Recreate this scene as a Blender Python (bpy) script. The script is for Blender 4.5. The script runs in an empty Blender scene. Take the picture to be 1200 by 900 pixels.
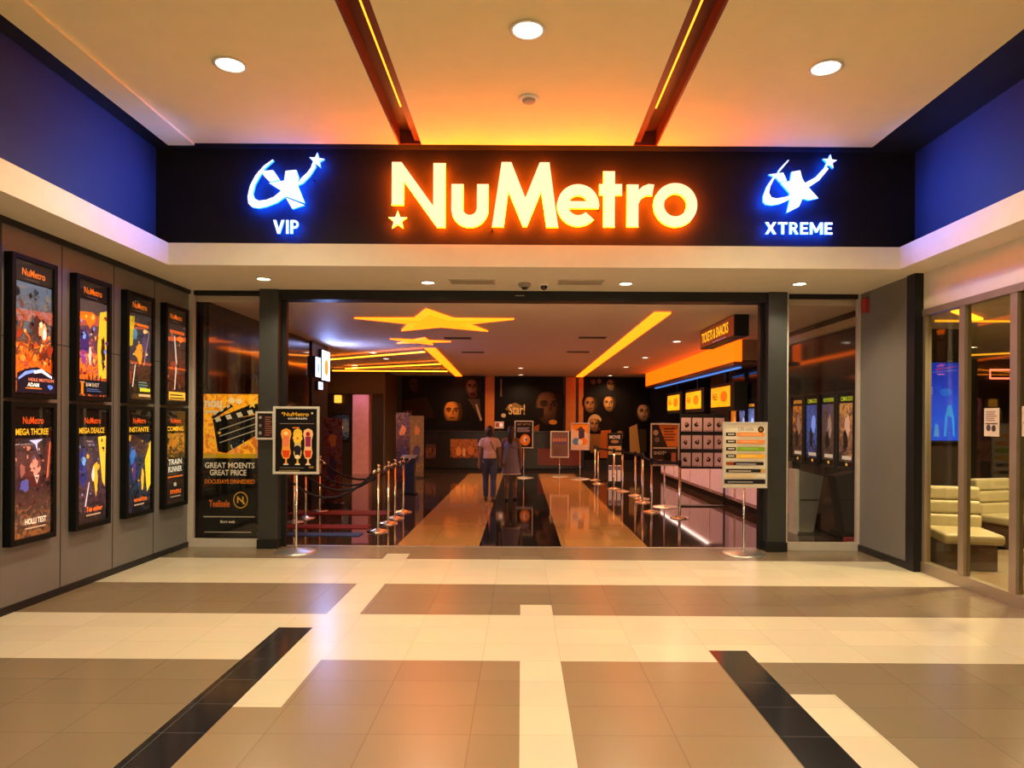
import bpy, bmesh, math, random
from mathutils import Vector, Matrix
random.seed(7)
C = bpy.context.scene.collection
PI = math.pi
F, VX, VY, EYE = 800.0, 611.0, 494.0, 1.65     # lens, vanishing point and eye height read off the photograph

def wx(px, y): return (px - VX) * y / F
def wz(py, y): return EYE + (VY - py) * y / F

def srgb(r, g, b):
    def f(c):
        c /= 255.0
        return c / 12.92 if c <= .04045 else ((c + .055) / 1.055) ** 2.4
    return (f(r), f(g), f(b))

# ------------------------------------------------------------------ materials
MATS = {}
def mat(name, col, rough=.5, metal=0, var=.08, scale=6, bump=0, emit=None, strength=0, spec=.5, coat=0):
    if name in MATS: return MATS[name]
    m = bpy.data.materials.new(name); m.use_nodes = True
    nt = m.node_tree; b = nt.nodes['Principled BSDF']
    b.inputs['Roughness'].default_value = rough
    b.inputs['Metallic'].default_value = metal
    b.inputs['Specular IOR Level'].default_value = spec
    b.inputs['Coat Weight'].default_value = coat
    if var > 0 or bump > 0:
        tc = nt.nodes.new('ShaderNodeTexCoord')
        nz = nt.nodes.new('ShaderNodeTexNoise'); nz.inputs['Scale'].default_value = scale; nz.inputs['Detail'].default_value = 4
        nt.links.new(tc.outputs['Object'], nz.inputs['Vector'])
        r = nt.nodes.new('ShaderNodeValToRGB')
        r.color_ramp.elements[0].position = .3; r.color_ramp.elements[1].position = .7
        r.color_ramp.elements[0].color = (*[c * (1 - var) for c in col], 1)
        r.color_ramp.elements[1].color = (*[min(1, c * (1 + var)) for c in col], 1)
        nt.links.new(nz.outputs['Fac'], r.inputs['Fac']); nt.links.new(r.outputs['Color'], b.inputs['Base Color'])
        if bump > 0:
            bp = nt.nodes.new('ShaderNodeBump'); bp.inputs['Strength'].default_value = bump; bp.inputs['Distance'].default_value = .004
            nt.links.new(nz.outputs['Fac'], bp.inputs['Height']); nt.links.new(bp.outputs['Normal'], b.inputs['Normal'])
    else:
        b.inputs['Base Color'].default_value = (*col, 1)
    if emit is not None:
        b.inputs['Emission Color'].default_value = (*emit, 1); b.inputs['Emission Strength'].default_value = strength
    MATS[name] = m
    return m

def tile(name, col, grout, rough, w=.54, h=.37, ox=.28, oy=4.70, mortar=.0022, spec=.5, var=.05):
    m = bpy.data.materials.new(name); m.use_nodes = True
    nt = m.node_tree; b = nt.nodes['Principled BSDF']
    tc = nt.nodes.new('ShaderNodeTexCoord'); mp = nt.nodes.new('ShaderNodeMapping')
    mp.inputs['Location'].default_value = (-ox + 40 * w, -oy + 40 * h, 0)
    br = nt.nodes.new('ShaderNodeTexBrick'); br.offset = 0; br.squash = 1
    br.inputs['Color1'].default_value = (*[c * (1 - var) for c in col], 1)
    br.inputs['Color2'].default_value = (*[c * (1 + var) for c in col], 1)
    br.inputs['Mortar'].default_value = (*grout, 1)
    br.inputs['Scale'].default_value = 1; br.inputs['Mortar Size'].default_value = mortar
    br.inputs['Mortar Smooth'].default_value = .1
    br.inputs['Brick Width'].default_value = w; br.inputs['Row Height'].default_value = h
    nz = nt.nodes.new('ShaderNodeTexNoise'); nz.inputs['Scale'].default_value = 3; nz.inputs['Detail'].default_value = 6
    mx = nt.nodes.new('ShaderNodeMixRGB'); mx.blend_type = 'MULTIPLY'; mx.inputs['Fac'].default_value = .12
    L = nt.links.new
    L(tc.outputs['Object'], mp.inputs['Vector']); L(mp.outputs['Vector'], br.inputs['Vector']); L(tc.outputs['Object'], nz.inputs['Vector'])
    L(br.outputs['Color'], mx.inputs['Color1']); L(nz.outputs['Color'], mx.inputs['Color2']); L(mx.outputs['Color'], b.inputs['Base Color'])
    b.inputs['Roughness'].default_value = rough; b.inputs['Specular IOR Level'].default_value = spec
    MATS[name] = m
    return m

def glass(name, tint=(.95, .96, .95)):
    m = bpy.data.materials.new(name); m.use_nodes = True
    nt = m.node_tree; nt.nodes.clear(); L = nt.links.new
    o = nt.nodes.new('ShaderNodeOutputMaterial'); mx = nt.nodes.new('ShaderNodeMixShader')
    t = nt.nodes.new('ShaderNodeBsdfTransparent'); t.inputs['Color'].default_value = (*tint, 1)
    g = nt.nodes.new('ShaderNodeBsdfGlossy'); g.inputs['Roughness'].default_value = .02
    f = nt.nodes.new('ShaderNodeLayerWeight'); f.inputs['Blend'].default_value = .5
    pw = nt.nodes.new('ShaderNodeMath'); pw.operation = 'POWER'; pw.inputs[1].default_value = 4.5
    ma = nt.nodes.new('ShaderNodeMath'); ma.operation = 'MULTIPLY_ADD'; ma.inputs[1].default_value = .9; ma.inputs[2].default_value = .035
    L(f.outputs['Facing'], pw.inputs[0]); L(pw.outputs[0], ma.inputs[0]); L(ma.outputs[0], mx.inputs[0]); L(t.outputs[0], mx.inputs[1]); L(g.outputs[0], mx.inputs[2]); L(mx.outputs[0], o.inputs[0])
    MATS[name] = m
    return m

def artshader(name, stops, h, scale=5, seed=0, grad=1.0, dist=2.0, emit=0.0, stretch=(1, 1, 1), amt=.8):
    """a printed picture: cloudy colours that run from stops[0] at the bottom of the sheet to stops[-1] at its top"""
    m = bpy.data.materials.new(name); m.use_nodes = True
    nt = m.node_tree; b = nt.nodes['Principled BSDF']; L = nt.links.new
    tc = nt.nodes.new('ShaderNodeTexCoord'); mp = nt.nodes.new('ShaderNodeMapping')
    mp.inputs['Location'].default_value = (seed * 3.7, seed * 1.3, seed * 2.1); mp.inputs['Scale'].default_value = stretch
    nz = nt.nodes.new('ShaderNodeTexNoise'); nz.inputs['Scale'].default_value = scale; nz.inputs['Detail'].default_value = 7
    nz.inputs['Distortion'].default_value = dist
    sp = nt.nodes.new('ShaderNodeSeparateXYZ')
    a = nt.nodes.new('ShaderNodeMath'); a.operation = 'MULTIPLY'; a.inputs[1].default_value = grad / h
    s = nt.nodes.new('ShaderNodeMath'); s.operation = 'MULTIPLY_ADD'; s.inputs[1].default_value = amt * 2; s.inputs[2].default_value = -amt
    p = nt.nodes.new('ShaderNodeMath'); p.operation = 'ADD'; p.use_clamp = True
    r = nt.nodes.new('ShaderNodeValToRGB'); el = r.color_ramp.elements
    n = len(stops)
    el[0].position = 0; el[0].color = (*srgb(*stops[0]), 1); el[1].position = 1; el[1].color = (*srgb(*stops[-1]), 1)
    for i in range(1, n - 1): e = el.new(i / (n - 1)); e.color = (*srgb(*stops[i]), 1)
    L(tc.outputs['Object'], mp.inputs['Vector']); L(mp.outputs['Vector'], nz.inputs['Vector']); L(tc.outputs['Object'], sp.inputs[0])
    L(sp.outputs['Z'], a.inputs[0]); L(nz.outputs['Fac'], s.inputs[0]); L(a.outputs[0], p.inputs[0]); L(s.outputs[0], p.inputs[1])
    L(p.outputs[0], r.inputs[0]); L(r.outputs[0], b.inputs['Base Color'])
    b.inputs['Roughness'].default_value = .45
    if emit: L(r.outputs[0], b.inputs['Emission Color']); b.inputs['Emission Strength'].default_value = emit
    MATS[name] = m
    return m

def ink(r, g, b, emit=0.0, rough=.5):
    n = 'ink_%d_%d_%d_%d' % (r, g, b, int(emit * 100))
    c = srgb(r, g, b)
    return mat(n, c, rough, var=0, spec=.15, emit=c if emit else None, strength=emit)

# ------------------------------------------------------------------ mesh building
class MB:
    def __init__(s): s.v = []; s.f = []; s.mi = []; s.mats = []; s.sm = []
    def m(s, material):
        if material not in s.mats: s.mats.append(material)
        return s.mats.index(material)
    def add(s, vs, fs, material, smooth=False):
        o = len(s.v); k = s.m(material)
        s.v += [tuple(v) for v in vs]
        for f in fs: s.f.append([i + o for i in f]); s.mi.append(k); s.sm.append(smooth)
        return s
    def box(s, x0, x1, y0, y1, z0, z1, material):
        v = [(x, y, z) for z in (z0, z1) for y in (y0, y1) for x in (x0, x1)]
        return s.add(v, [(0, 2, 3, 1), (4, 5, 7, 6), (0, 1, 5, 4), (2, 6, 7, 3), (0, 4, 6, 2), (1, 3, 7, 5)], material)
    def poly(s, pts, material):
        return s.add(pts, [list(range(len(pts)))], material)
    def prism(s, pts, y0, y1, front, side=None, back=None):
        """outline in x, z pulled from y0 (towards the camera) back to y1"""
        side = side or front
        ar = sum(pts[i][0] * pts[(i + 1) % len(pts)][1] - pts[(i + 1) % len(pts)][0] * pts[i][1] for i in range(len(pts)))
        if ar < 0: pts = pts[::-1]
        n = len(pts)
        s.add([(x, y0, z) for x, z in pts], [list(range(n))], front)
        v = [(x, y0, z) for x, z in pts] + [(x, y1, z) for x, z in pts]
        s.add(v, [(i, i + n, (i + 1) % n + n, (i + 1) % n) for i in range(n)], side)
        return s.add([(x, y1, z) for x, z in pts], [list(range(n))[::-1]], back or side)
    def prism_axis(s, pts, a0, a1, axis, material):
        """outline extruded along x (pts = y,z) or z (pts = x,y)"""
        n = len(pts)
        ar = sum(pts[i][0] * pts[(i + 1) % n][1] - pts[(i + 1) % n][0] * pts[i][1] for i in range(n))
        if ar < 0: pts = pts[::-1]
        mk = (lambda p, a: (a, p[0], p[1])) if axis == 'x' else (lambda p, a: (p[0], p[1], a))
        v = [mk(p, a0) for p in pts] + [mk(p, a1) for p in pts]
        return s.add(v, [list(range(n))[::-1], list(range(n, 2 * n))] + [(i, (i + 1) % n, (i + 1) % n + n, i + n) for i in range(n)], material)
    def lathe(s, prof, material, c=(0, 0, 0), seg=24, smooth=True):
        n = len(prof); v = []; f = []
        for r, z in prof:
            for k in range(seg):
                a = 2 * PI * k / seg; v.append((c[0] + r * math.cos(a), c[1] + r * math.sin(a), c[2] + z))
        for i in range(n - 1):
            for k in range(seg):
                k2 = (k + 1) % seg; f.append((i * seg + k, i * seg + k2, (i + 1) * seg + k2, (i + 1) * seg + k))
        if prof[0][0] < .003: f.append(list(range(seg))[::-1])
        if prof[-1][0] < .003: f.append(list(range((n - 1) * seg, n * seg)))
        return s.add(v, f, material, smooth)
    def tube(s, path, r, material, seg=10, smooth=True):
        P = [Vector(p) for p in path]; n = len(P); R = r if isinstance(r, (list, tuple)) else [r] * n
        v = []; f = []; prev = None
        for i, p in enumerate(P):
            d = (P[min(i + 1, n - 1)] - P[max(i - 1, 0)]).normalized()
            if prev is None: u = d.orthogonal().normalized()
            else: u = (prev - d * prev.dot(d)).normalized()
            prev = u; w = d.cross(u)
            for k in range(seg):
                a = 2 * PI * k / seg; v.append(p + (u * math.cos(a) + w * math.sin(a)) * R[i])
        for i in range(n - 1):
            for k in range(seg):
                k2 = (k + 1) % seg; f.append((i * seg + k, i * seg + k2, (i + 1) * seg + k2, (i + 1) * seg + k))
        f.append(list(range(seg))[::-1]); f.append(list(range((n - 1) * seg, n * seg)))
        return s.add(v, f, material, smooth)
    def ball(s, c, r, material, seg=14, rings=9):
        r = r if isinstance(r, (tuple, list)) else (r, r, r); v = []; f = []
        for i in range(rings + 1):
            t = PI * i / rings
            for k in range(seg):
                a = 2 * PI * k / seg
                v.append((c[0] + r[0] * math.sin(t) * math.cos(a), c[1] + r[1] * math.sin(t) * math.sin(a), c[2] - r[2] * math.cos(t)))
        for i in range(rings):
            for k in range(seg):
                k2 = (k + 1) % seg; f.append((i * seg + k, i * seg + k2, (i + 1) * seg + k2, (i + 1) * seg + k))
        return s.add(v, f, material, True)
    def build(s, name, parent=None, loc=(0, 0, 0), rz=0, bevel=0, kind=None, label=None, seg=2):
        me = bpy.data.meshes.new(name)
        me.from_pydata(s.v, [], s.f)
        for m in s.mats: me.materials.append(m)
        me.polygons.foreach_set('material_index', s.mi); me.polygons.foreach_set('use_smooth', s.sm)
        me.validate(clean_customdata=False); me.update()
        o = bpy.data.objects.new(name, me); C.objects.link(o)
        o.location = loc; o.rotation_euler = (0, 0, rz)
        if parent: o.parent = parent
        if bevel:
            b = o.modifiers.new('bevel', 'BEVEL'); b.width = bevel; b.segments = seg; b.limit_method = 'ANGLE'
        if kind: o['kind'] = kind
        if label: o['label'] = label
        return o

TEXTS = {}
def text_geo(t, bold):
    if (t, bold) not in TEXTS:
        cu = bpy.data.curves.new('type', 'FONT'); cu.body = t; cu.offset = bold; cu.resolution_u = 3
        ob = bpy.data.objects.new('type', cu)
        me = bpy.data.meshes.new_from_object(ob)
        v = [tuple(x.co) for x in me.vertices]; f = [tuple(p.vertices) for p in me.polygons]
        bpy.data.objects.remove(ob); bpy.data.curves.remove(cu); bpy.data.meshes.remove(me)
        xs = [p[0] for p in v]; ys = [p[1] for p in v]
        x0, x1, y0, y1 = min(xs), max(xs), min(ys), max(ys)
        TEXTS[(t, bold)] = ([((p[0] - x0) / (x1 - x0), (p[1] - y0) / (y1 - y0)) for p in v], f, (x1 - x0) / (y1 - y0))
    return TEXTS[(t, bold)]

class Art(MB):
    """a printed sheet facing -y: every mark is a separate ink layer of the same mesh, x to the right, z up"""
    def __init__(s, w, h, base, z0=0, thick=.004, back=None):
        super().__init__(); s.w = w; s.h = h; s.z0 = z0; s.k = 0
        s.box(-w / 2, w / 2, 0, thick, z0, z0 + h, back or base)
        s.P([(0, 0), (1, 0), (1, 1), (0, 1)], base)
    def xy(s, p): return ((p[0] - .5) * s.w, -.0006 * s.k - .0004, s.z0 + p[1] * s.h)
    def P(s, pts, material):
        n = len(pts)
        ar = sum(pts[i][0] * pts[(i + 1) % n][1] - pts[(i + 1) % n][0] * pts[i][1] for i in range(n))
        if ar < 0: pts = pts[::-1]
        s.poly([s.xy(p) for p in pts], material); s.k += 1
        return s
    def R(s, u0, v0, u1, v1, material): return s.P([(u0, v0), (u1, v0), (u1, v1), (u0, v1)], material)
    def E(s, u, v, ru, rv, material, n=20, rot=0):
        return s.P([(u + ru * math.cos(2 * PI * k / n) * math.cos(rot) - rv * math.sin(2 * PI * k / n) * math.sin(rot),
                     v + ru * math.cos(2 * PI * k / n) * math.sin(rot) + rv * math.sin(2 * PI * k / n) * math.cos(rot)) for k in range(n)], material)
    def ring(s, u, v, ru, rv, t, material, n=24):
        for k in range(n):
            a, b = 2 * PI * k / n, 2 * PI * (k + 1) / n
            q = [(u + ru * math.cos(a), v + rv * math.sin(a)), (u + ru * math.cos(b), v + rv * math.sin(b)),
                 (u + ru * t * math.cos(b), v + rv * t * math.sin(b)), (u + ru * t * math.cos(a), v + rv * t * math.sin(a))]
            s.poly([s.xy(p) for p in q], material)
        s.k += 1
        return s
    def T(s, t, u0, v0, u1, v1, material, bold=.012):
        g, f, ar = text_geo(t, bold)
        s.add([s.xy((u0 + a * (u1 - u0), v0 + b * (v1 - v0))) for a, b in g], f, material); s.k += 1
        return s
    def star(s, u, v, r, material, q=.42):
        asp = s.w / s.h
        return s.P([(u + (r if k % 2 == 0 else r * q) * math.sin(PI * k / 5), v + asp * (r if k % 2 == 0 else r * q) * math.cos(PI * k / 5)) for k in range(10)], material)
    def lines(s, u0, v0, u1, v1, n, material, fill=.45, ragged=.3):
        """lines of print too small to read in the photograph"""
        for i in range(n):
            b = v1 - (i + 1) * (v1 - v0) / n; t = (v1 - v0) / n * fill
            e = u1 - (u1 - u0) * ragged * random.random()
            s.poly([s.xy(p) for p in ((u0, b), (e, b), (e, b + t), (u0, b + t))], material)
        s.k += 1
        return s

def empty(name, label, cat, loc=(0, 0, 0), rz=0, group=None):
    o = bpy.data.objects.new(name, None); C.objects.link(o); o.empty_display_size = .1
    o.location = loc; o.rotation_euler = (0, 0, rz); o['label'] = label; o['category'] = cat
    if group: o['group'] = group
    return o
def tag(o, label, cat, group=None, kind=None):
    o['label'] = label; o['category'] = cat
    if group: o['group'] = group
    if kind: o['kind'] = kind
    return o
def dup(root, loc, label, rz=None, name=None):
    r = root.copy(); C.objects.link(r); r.location = loc; r['label'] = label
    if rz is not None: r.rotation_euler = (0, 0, rz)
    for ch in list(root.children):
        c = ch.copy(); C.objects.link(c); c.parent = r
        for g in list(ch.children):
            d = g.copy(); C.objects.link(d); d.parent = c
    return r
def struct(mb, name, parent=None, **k): return mb.build(name, parent, kind='structure', **k)

# ------------------------------------------------------------------ palette
white_ceiling = mat('white_paint', (.84, .75, .44), .7, var=.02)
cream_plaster = mat('cream_plaster', (.76, .70, .57), .6, var=.03)
black_paint = mat('black_satin_paint', (.012, .012, .014), .45, var=.1)
navy_paint = mat('dark_navy_paint', (.009, .021, .082), .65, var=.05)
fascia_black = mat('black_fascia_panel', (.010, .008, .009), .6, spec=.15, var=.1)
grey_panel = mat('grey_laminate_panel', (.16, .152, .145), .42, var=.04, scale=2)
seam_dark = mat('panel_joint', (.02, .02, .02), .7, var=0)
black_metal = mat('black_powder_coat', (.010, .010, .011), .4, var=.08, spec=.3)
post_grey = mat('charcoal_powder_coat', (.04, .041, .038), .38, metal=.3, var=.06)
alu = mat('brushed_aluminium', (.62, .6, .56), .32, metal=.9, var=.05, scale=30)
alu_paint = mat('silver_snap_frame', (.62, .57, .5), .4, metal=.25, var=.05)
chrome = mat('polished_chrome', (.8, .77, .72), .14, metal=1, var=.02)
bronze_frame = mat('bronze_anodised_frame', (.4, .33, .24), .35, metal=.6, var=.05)
dark_gloss = mat('dark_glossy_wall', (.02, .014, .012), .08, var=.2, spec=.6)
clear_glass = glass('clear_glass'); lounge_glass = glass('smoked_lounge_glass', (.86, .82, .7))
warm = (1.0, .84, .54)

# ------------------------------------------------------------------ floors
cream = tile('cream_porcelain', (.64, .575, .43), (.5, .43, .32), .26, spec=1.0)
taupe = tile('taupe_porcelain', (.215, .16, .098), (.14, .105, .065), .26, spec=1.0)
tan = tile('taupe_lit_porcelain', (.27, .185, .105), (.17, .115, .065), .26, spec=1.0)  # taupe again, lighter and oranger: the reflected glow put into its colour
char = tile('charcoal_porcelain', (.014, .014, .018), (.08, .08, .085), .14)
lob_tan = tile('lobby_tan_tile', (.50, .25, .08), (.25, .13, .05), .07, .6, .6, 0, 9, .002)
lob_brown = tile('lobby_dark_tile', (.045, .024, .017), (.02, .012, .01), .05, .6, .6, 0, 9, .002)
lob_black = tile('lobby_black_tile', (.012, .009, .009), (.02, .018, .015), .05, .6, .6, 0, 9, .002)

fl = MB(); fl.box(-4.7, 4.56, -6, 9.0, -.1, 0, taupe)
lay = [0]
def patch(x0, x1, y0, y1, m, h=.0012):
    fl.box(x0, x1, y0, y1, -.002, h, m)
patch(-4.5, 4.55, 6.91, 8.15, cream); patch(-4.5, 4.55, 4.70, 5.815, cream)
patch(-1.65, -1.37, 3.92, 8.47, cream, .0016)
patch(-1.37, 1.365, -6, 4.70, tan); patch(-1.65, -1.37, -6, 3.92, tan)
patch(-1.92, -1.65, -6, 5.43, char, .0018); patch(1.365, 1.64, -6, 4.94, char, .0018)
patch(0, .28, -6, 6.14, cream, .0018); patch(1.64, 1.915, -6, 4.15, cream, .0018)
struct(fl, 'floor')
f2 = MB(); f2.box(-8.5, 8.5, 9.0, 24, -.1, 0, lob_brown)
f2.box(-1.64, 1.68, 9.0, 21.6, -.002, .0012, lob_tan); f2.box(-.55, .54, 9.0, 21.6, -.002, .0018, lob_black)
struct(f2, 'floor_lobby')
ft = MB(); ft.box(-3.12, 3.15, 8.96, 9.02, -.01, .003, alu); struct(ft, 'trim_threshold')

# ------------------------------------------------------------------ mall ceiling
c = MB()
for a, b in ((-3.52, -1.334), (-1.087, 1.18), (1.435, 3.74)): c.box(a, b, -6, 7.31, 4.61, 4.8, white_ceiling)
c.box(-3.80, -3.52, -6, 7.31, 4.585, 4.8, white_ceiling)
struct(c, 'ceiling')
c = MB(); c.box(-4.5, -3.80, -6, 7.9, 4.63, 4.8, black_paint); c.box(3.74, 4.7, -6, 7.9, 4.63, 4.8, black_paint)
c.box(-3.80, 3.74, 7.31, 7.9, 4.63, 4.8, black_paint); struct(c, 'ceiling_shadow_gap')
w = MB(); w.box(-4.4, -4.03, -6, 7.5, 3.5, 4.7, navy_paint); struct(w, 'wall_left_upper')
w = MB(); w.box(4.31, 4.7, -6, 7.5, 3.5, 4.7, navy_paint); struct(w, 'wall_right_upper')
w = MB(); w.box(-4.4, 4.7, 7.5, 7.7, 3.45, 4.7, fascia_black); struct(w, 'wall_fascia')
# soffit with its pale lip running round three sides
s = MB(); s.box(-4.7, -3.85, -6, 7.42, 3.33, 3.57, cream_plaster); s.box(4.1, 4.9, -6, 7.42, 3.33, 3.57, cream_plaster)
s.box(-4.7, 4.9, 7.42, 9.05, 3.33, 3.57, cream_plaster); struct(s, 'ceiling_soffit')

# slots with LED lines in the ceiling
slot_red = mat('slot_red_lacquer', (.16, .022, .008), .4, var=.1)
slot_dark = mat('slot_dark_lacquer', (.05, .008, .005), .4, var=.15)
led_amber = mat('amber_led', (1, .3, .02), .5, var=0, emit=(1, .22, .008), strength=5)
def slot(x0, x1, inner, label):
    """recess between two ceiling boards; inner = +1 when its inner edge is on the right"""
    t = empty('recessed_light_slot', label, 'ceiling light', ((x0 + x1) / 2, 0, 4.61), 0, 'light slots in the mall ceiling')
    h = (x1 - x0) / 2
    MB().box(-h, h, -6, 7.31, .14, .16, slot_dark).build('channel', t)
    o = MB(); o.box(-inner * h - (.0 if inner > 0 else .02), -inner * h + (.02 if inner > 0 else 0), -6, 7.31, .0, .14, slot_red); o.build('side_board', t)
    a, b = sorted((inner * h * .42, inner * h))
    MB().box(a, b, -6, 7.31, .03, .06, slot_red).build('lip', t)
    a, b = sorted((inner * h * .30, inner * h * .42))
    MB().box(a, b, -6, 6.5, .03, .05, led_amber).build('led_strip', t)
    e = MB(); e.box(-h, h, 7.29, 7.31, 0, .14, slot_red); e.build('end_cap', t)
slot(-1.334, -1.087, 1, 'red lacquered light slot in white ceiling left of centre downlight')
slot(1.18, 1.435, -1, 'red lacquered light slot in white ceiling right of centre downlight')

# downlights
lens_m = mat('downlight_lens', (1, .9, .7), .4, var=0, emit=(1.0, .86, .62), strength=14)
rim_m = mat('white_enamel', (.8, .76, .68), .4, var=.02)
def lamp(loc, power, angle=130, col=warm, size=.08, blend=.9, parent=None, name='downlight_or_spot'):
    l = bpy.data.lights.new(name, 'SPOT'); l.energy = power; l.color = col; l.spot_size = math.radians(angle); l.spot_blend = blend
    l.shadow_soft_size = size
    o = bpy.data.objects.new(name, l); C.objects.link(o); o.location = loc
    if parent: o.parent = parent
    return o
def make_downlight(r, label, group, loc):
    t = empty('ceiling_downlight', label, 'ceiling light', loc, 0, group)
    rim = MB().lathe([(r * 1.0, 0), (r * 1.22, -.004), (r * 1.25, -.012), (r * 1.02, -.014), (r, -.006)], rim_m, seg=28); rim = rim.build('rim', t)
    MB().lathe([(.001, -.004), (r * .99, -.004), (r * .99, -.001), (.001, -.001)], lens_m, seg=28).build('lens', rim)
    return t
G1 = 'round downlights in the mall ceiling'
d0 = make_downlight(.11, 'round white downlight left of the red ceiling slots', G1, (-2.44, 5.68, 4.61))
ceil_spots = [((.03, 5.15, 4.61), 'round white downlight between the two red ceiling slots'),
              ((2.51, 5.67, 4.61), 'round white downlight right of the red ceiling slots')]
for l, lab in ceil_spots: dup(d0, l, lab)
for i, (x, y) in enumerate([(x, y) for y in (1.6, -1.6, -4.6) for x in (-2.44, .03, 2.51)]):
    dup(d0, (x, y, 4.61), ('round downlight overhead in row %s, ' % ('nearest', 'second', 'third')[i // 3]) + ('left', 'centre', 'right')[i % 3] + ' of the mall ceiling')
for x, y in [(-2.44, 5.68), (.03, 5.15), (2.51, 5.67)] + [(x, y) for y in (1.6, -1.6, -4.6) for x in (-2.44, .03, 2.51)]:
    lamp((x, y, 4.58), 330, 150)
G2 = 'small downlights in the low soffit'
s0 = make_downlight(.075, 'small soffit downlight above the left grey post', G2, (-3.07, 8.1, 3.33))
for l, lab in (((-1.14, 8.25, 3.33), 'small soffit downlight left of the two air vents'), ((1.25, 8.25, 3.33), 'small soffit downlight right of the two air vents'),
               ((3.33, 8.2, 3.33), 'small soffit downlight above the right grey post')):
    dup(s0, l, lab)
for x, y in ((-3.07, 8.1), (-1.14, 8.25), (1.25, 8.25), (3.33, 8.2)): lamp((x, y, 3.30), 130, 140, size=.05)

# smoke detector, vents and cameras overhead
t = empty('smoke_detector', 'round white smoke detector on ceiling above the big lit sign', 'smoke detector', (.05, 6.25, 4.61))
MB().lathe([(.095, 0), (.095, -.012), (.08, -.02), (.001, -.02)], rim_m).build('base_ring', t)
MB().lathe([(.062, -.02), (.058, -.034), (.04, -.042), (.001, -.044)], mat('smoke_sensor_grey', (.4, .34, .28), .5)).build('sensor', t)
vent_m = mat('vent_beige', (.5, .43, .34), .5)
def make_vent(w, d, label, group, loc, dark):
    t = empty('air_vent', label, 'air vent', loc, 0, group)
    f = MB()
    f.box(-w / 2, w / 2, -d / 2, -d / 2 + .02, -.012, 0, dark); f.box(-w / 2, w / 2, d / 2 - .02, d / 2, -.012, 0, dark)
    f.box(-w / 2, -w / 2 + .02, -d / 2 + .02, d / 2 - .02, -.012, 0, dark); f.box(w / 2 - .02, w / 2, -d / 2 + .02, d / 2 - .02, -.012, 0, dark)
    f.build('frame', t)
    s = MB(); n = 7
    for k in range(n):
        y = -d / 2 + .03 + (d - .06) * k / (n - 1); s.box(-w / 2 + .02, w / 2 - .02, y - .006, y + .006, -.01, -.002, dark)
    s.build('slats', t)
    MB().box(-w / 2 + .02, w / 2 - .02, -d / 2 + .02, d / 2 - .02, -.001, 0, seam_dark).build('backing', t)
    return t
v0 = make_vent(.54, .26, 'beige soffit air vent left of the ceiling camera', 'air vents in the low soffit', (-.6, 8.2, 3.33), vent_m)
dup(v0, (.70, 8.2, 3.33), 'beige soffit air vent right of the ceiling camera')
t = empty('ceiling_camera', 'black dome security camera on soffit beside right air vent', 'camera', (.265, 8.35, 3.332))
MB().lathe([(.055, 0), (.055, -.02), (.045, -.024), (.001, -.024)], rim_m).build('base_ring', t)
MB().ball((0, 0, -.028), (.042, .042, .045), mat('smoked_dome', (.01, .01, .012), .1, var=0)).build('dome', t)
t = empty('ceiling_sensor', 'grey motion sensor on soffit above centre of entrance', 'sensor', (.03, 8.3, 3.33))
MB().lathe([(.075, 0), (.08, -.02), (.06, -.05), (.001, -.05)], mat('sensor_grey', (.3, .27, .24), .5)).build('base_ring', t)
MB().ball((0, -.01, -.052), (.04, .04, .03), seam_dark).build('lens', t)

# ------------------------------------------------------------------ illuminated fascia signs
YF, YB = 7.385, 7.42
letter_face = mat('cream_lit_acrylic', (1, .85, .5), .4, var=0, emit=(1.0, .81, .50), strength=1.0)
letter_glow = mat('orange_halo_lamp', (1, .3, .02), .4, var=0, emit=(1.0, .15, .001), strength=85)
blue_face = mat('white_lit_acrylic', (.9, .95, 1), .4, var=0, emit=(.86, .94, 1.0), strength=1.3)
blue_glow = mat('blue_halo_lamp', (.05, .2, 1), .4, var=0, emit=(.003, .08, 1.0), strength=9)

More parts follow.
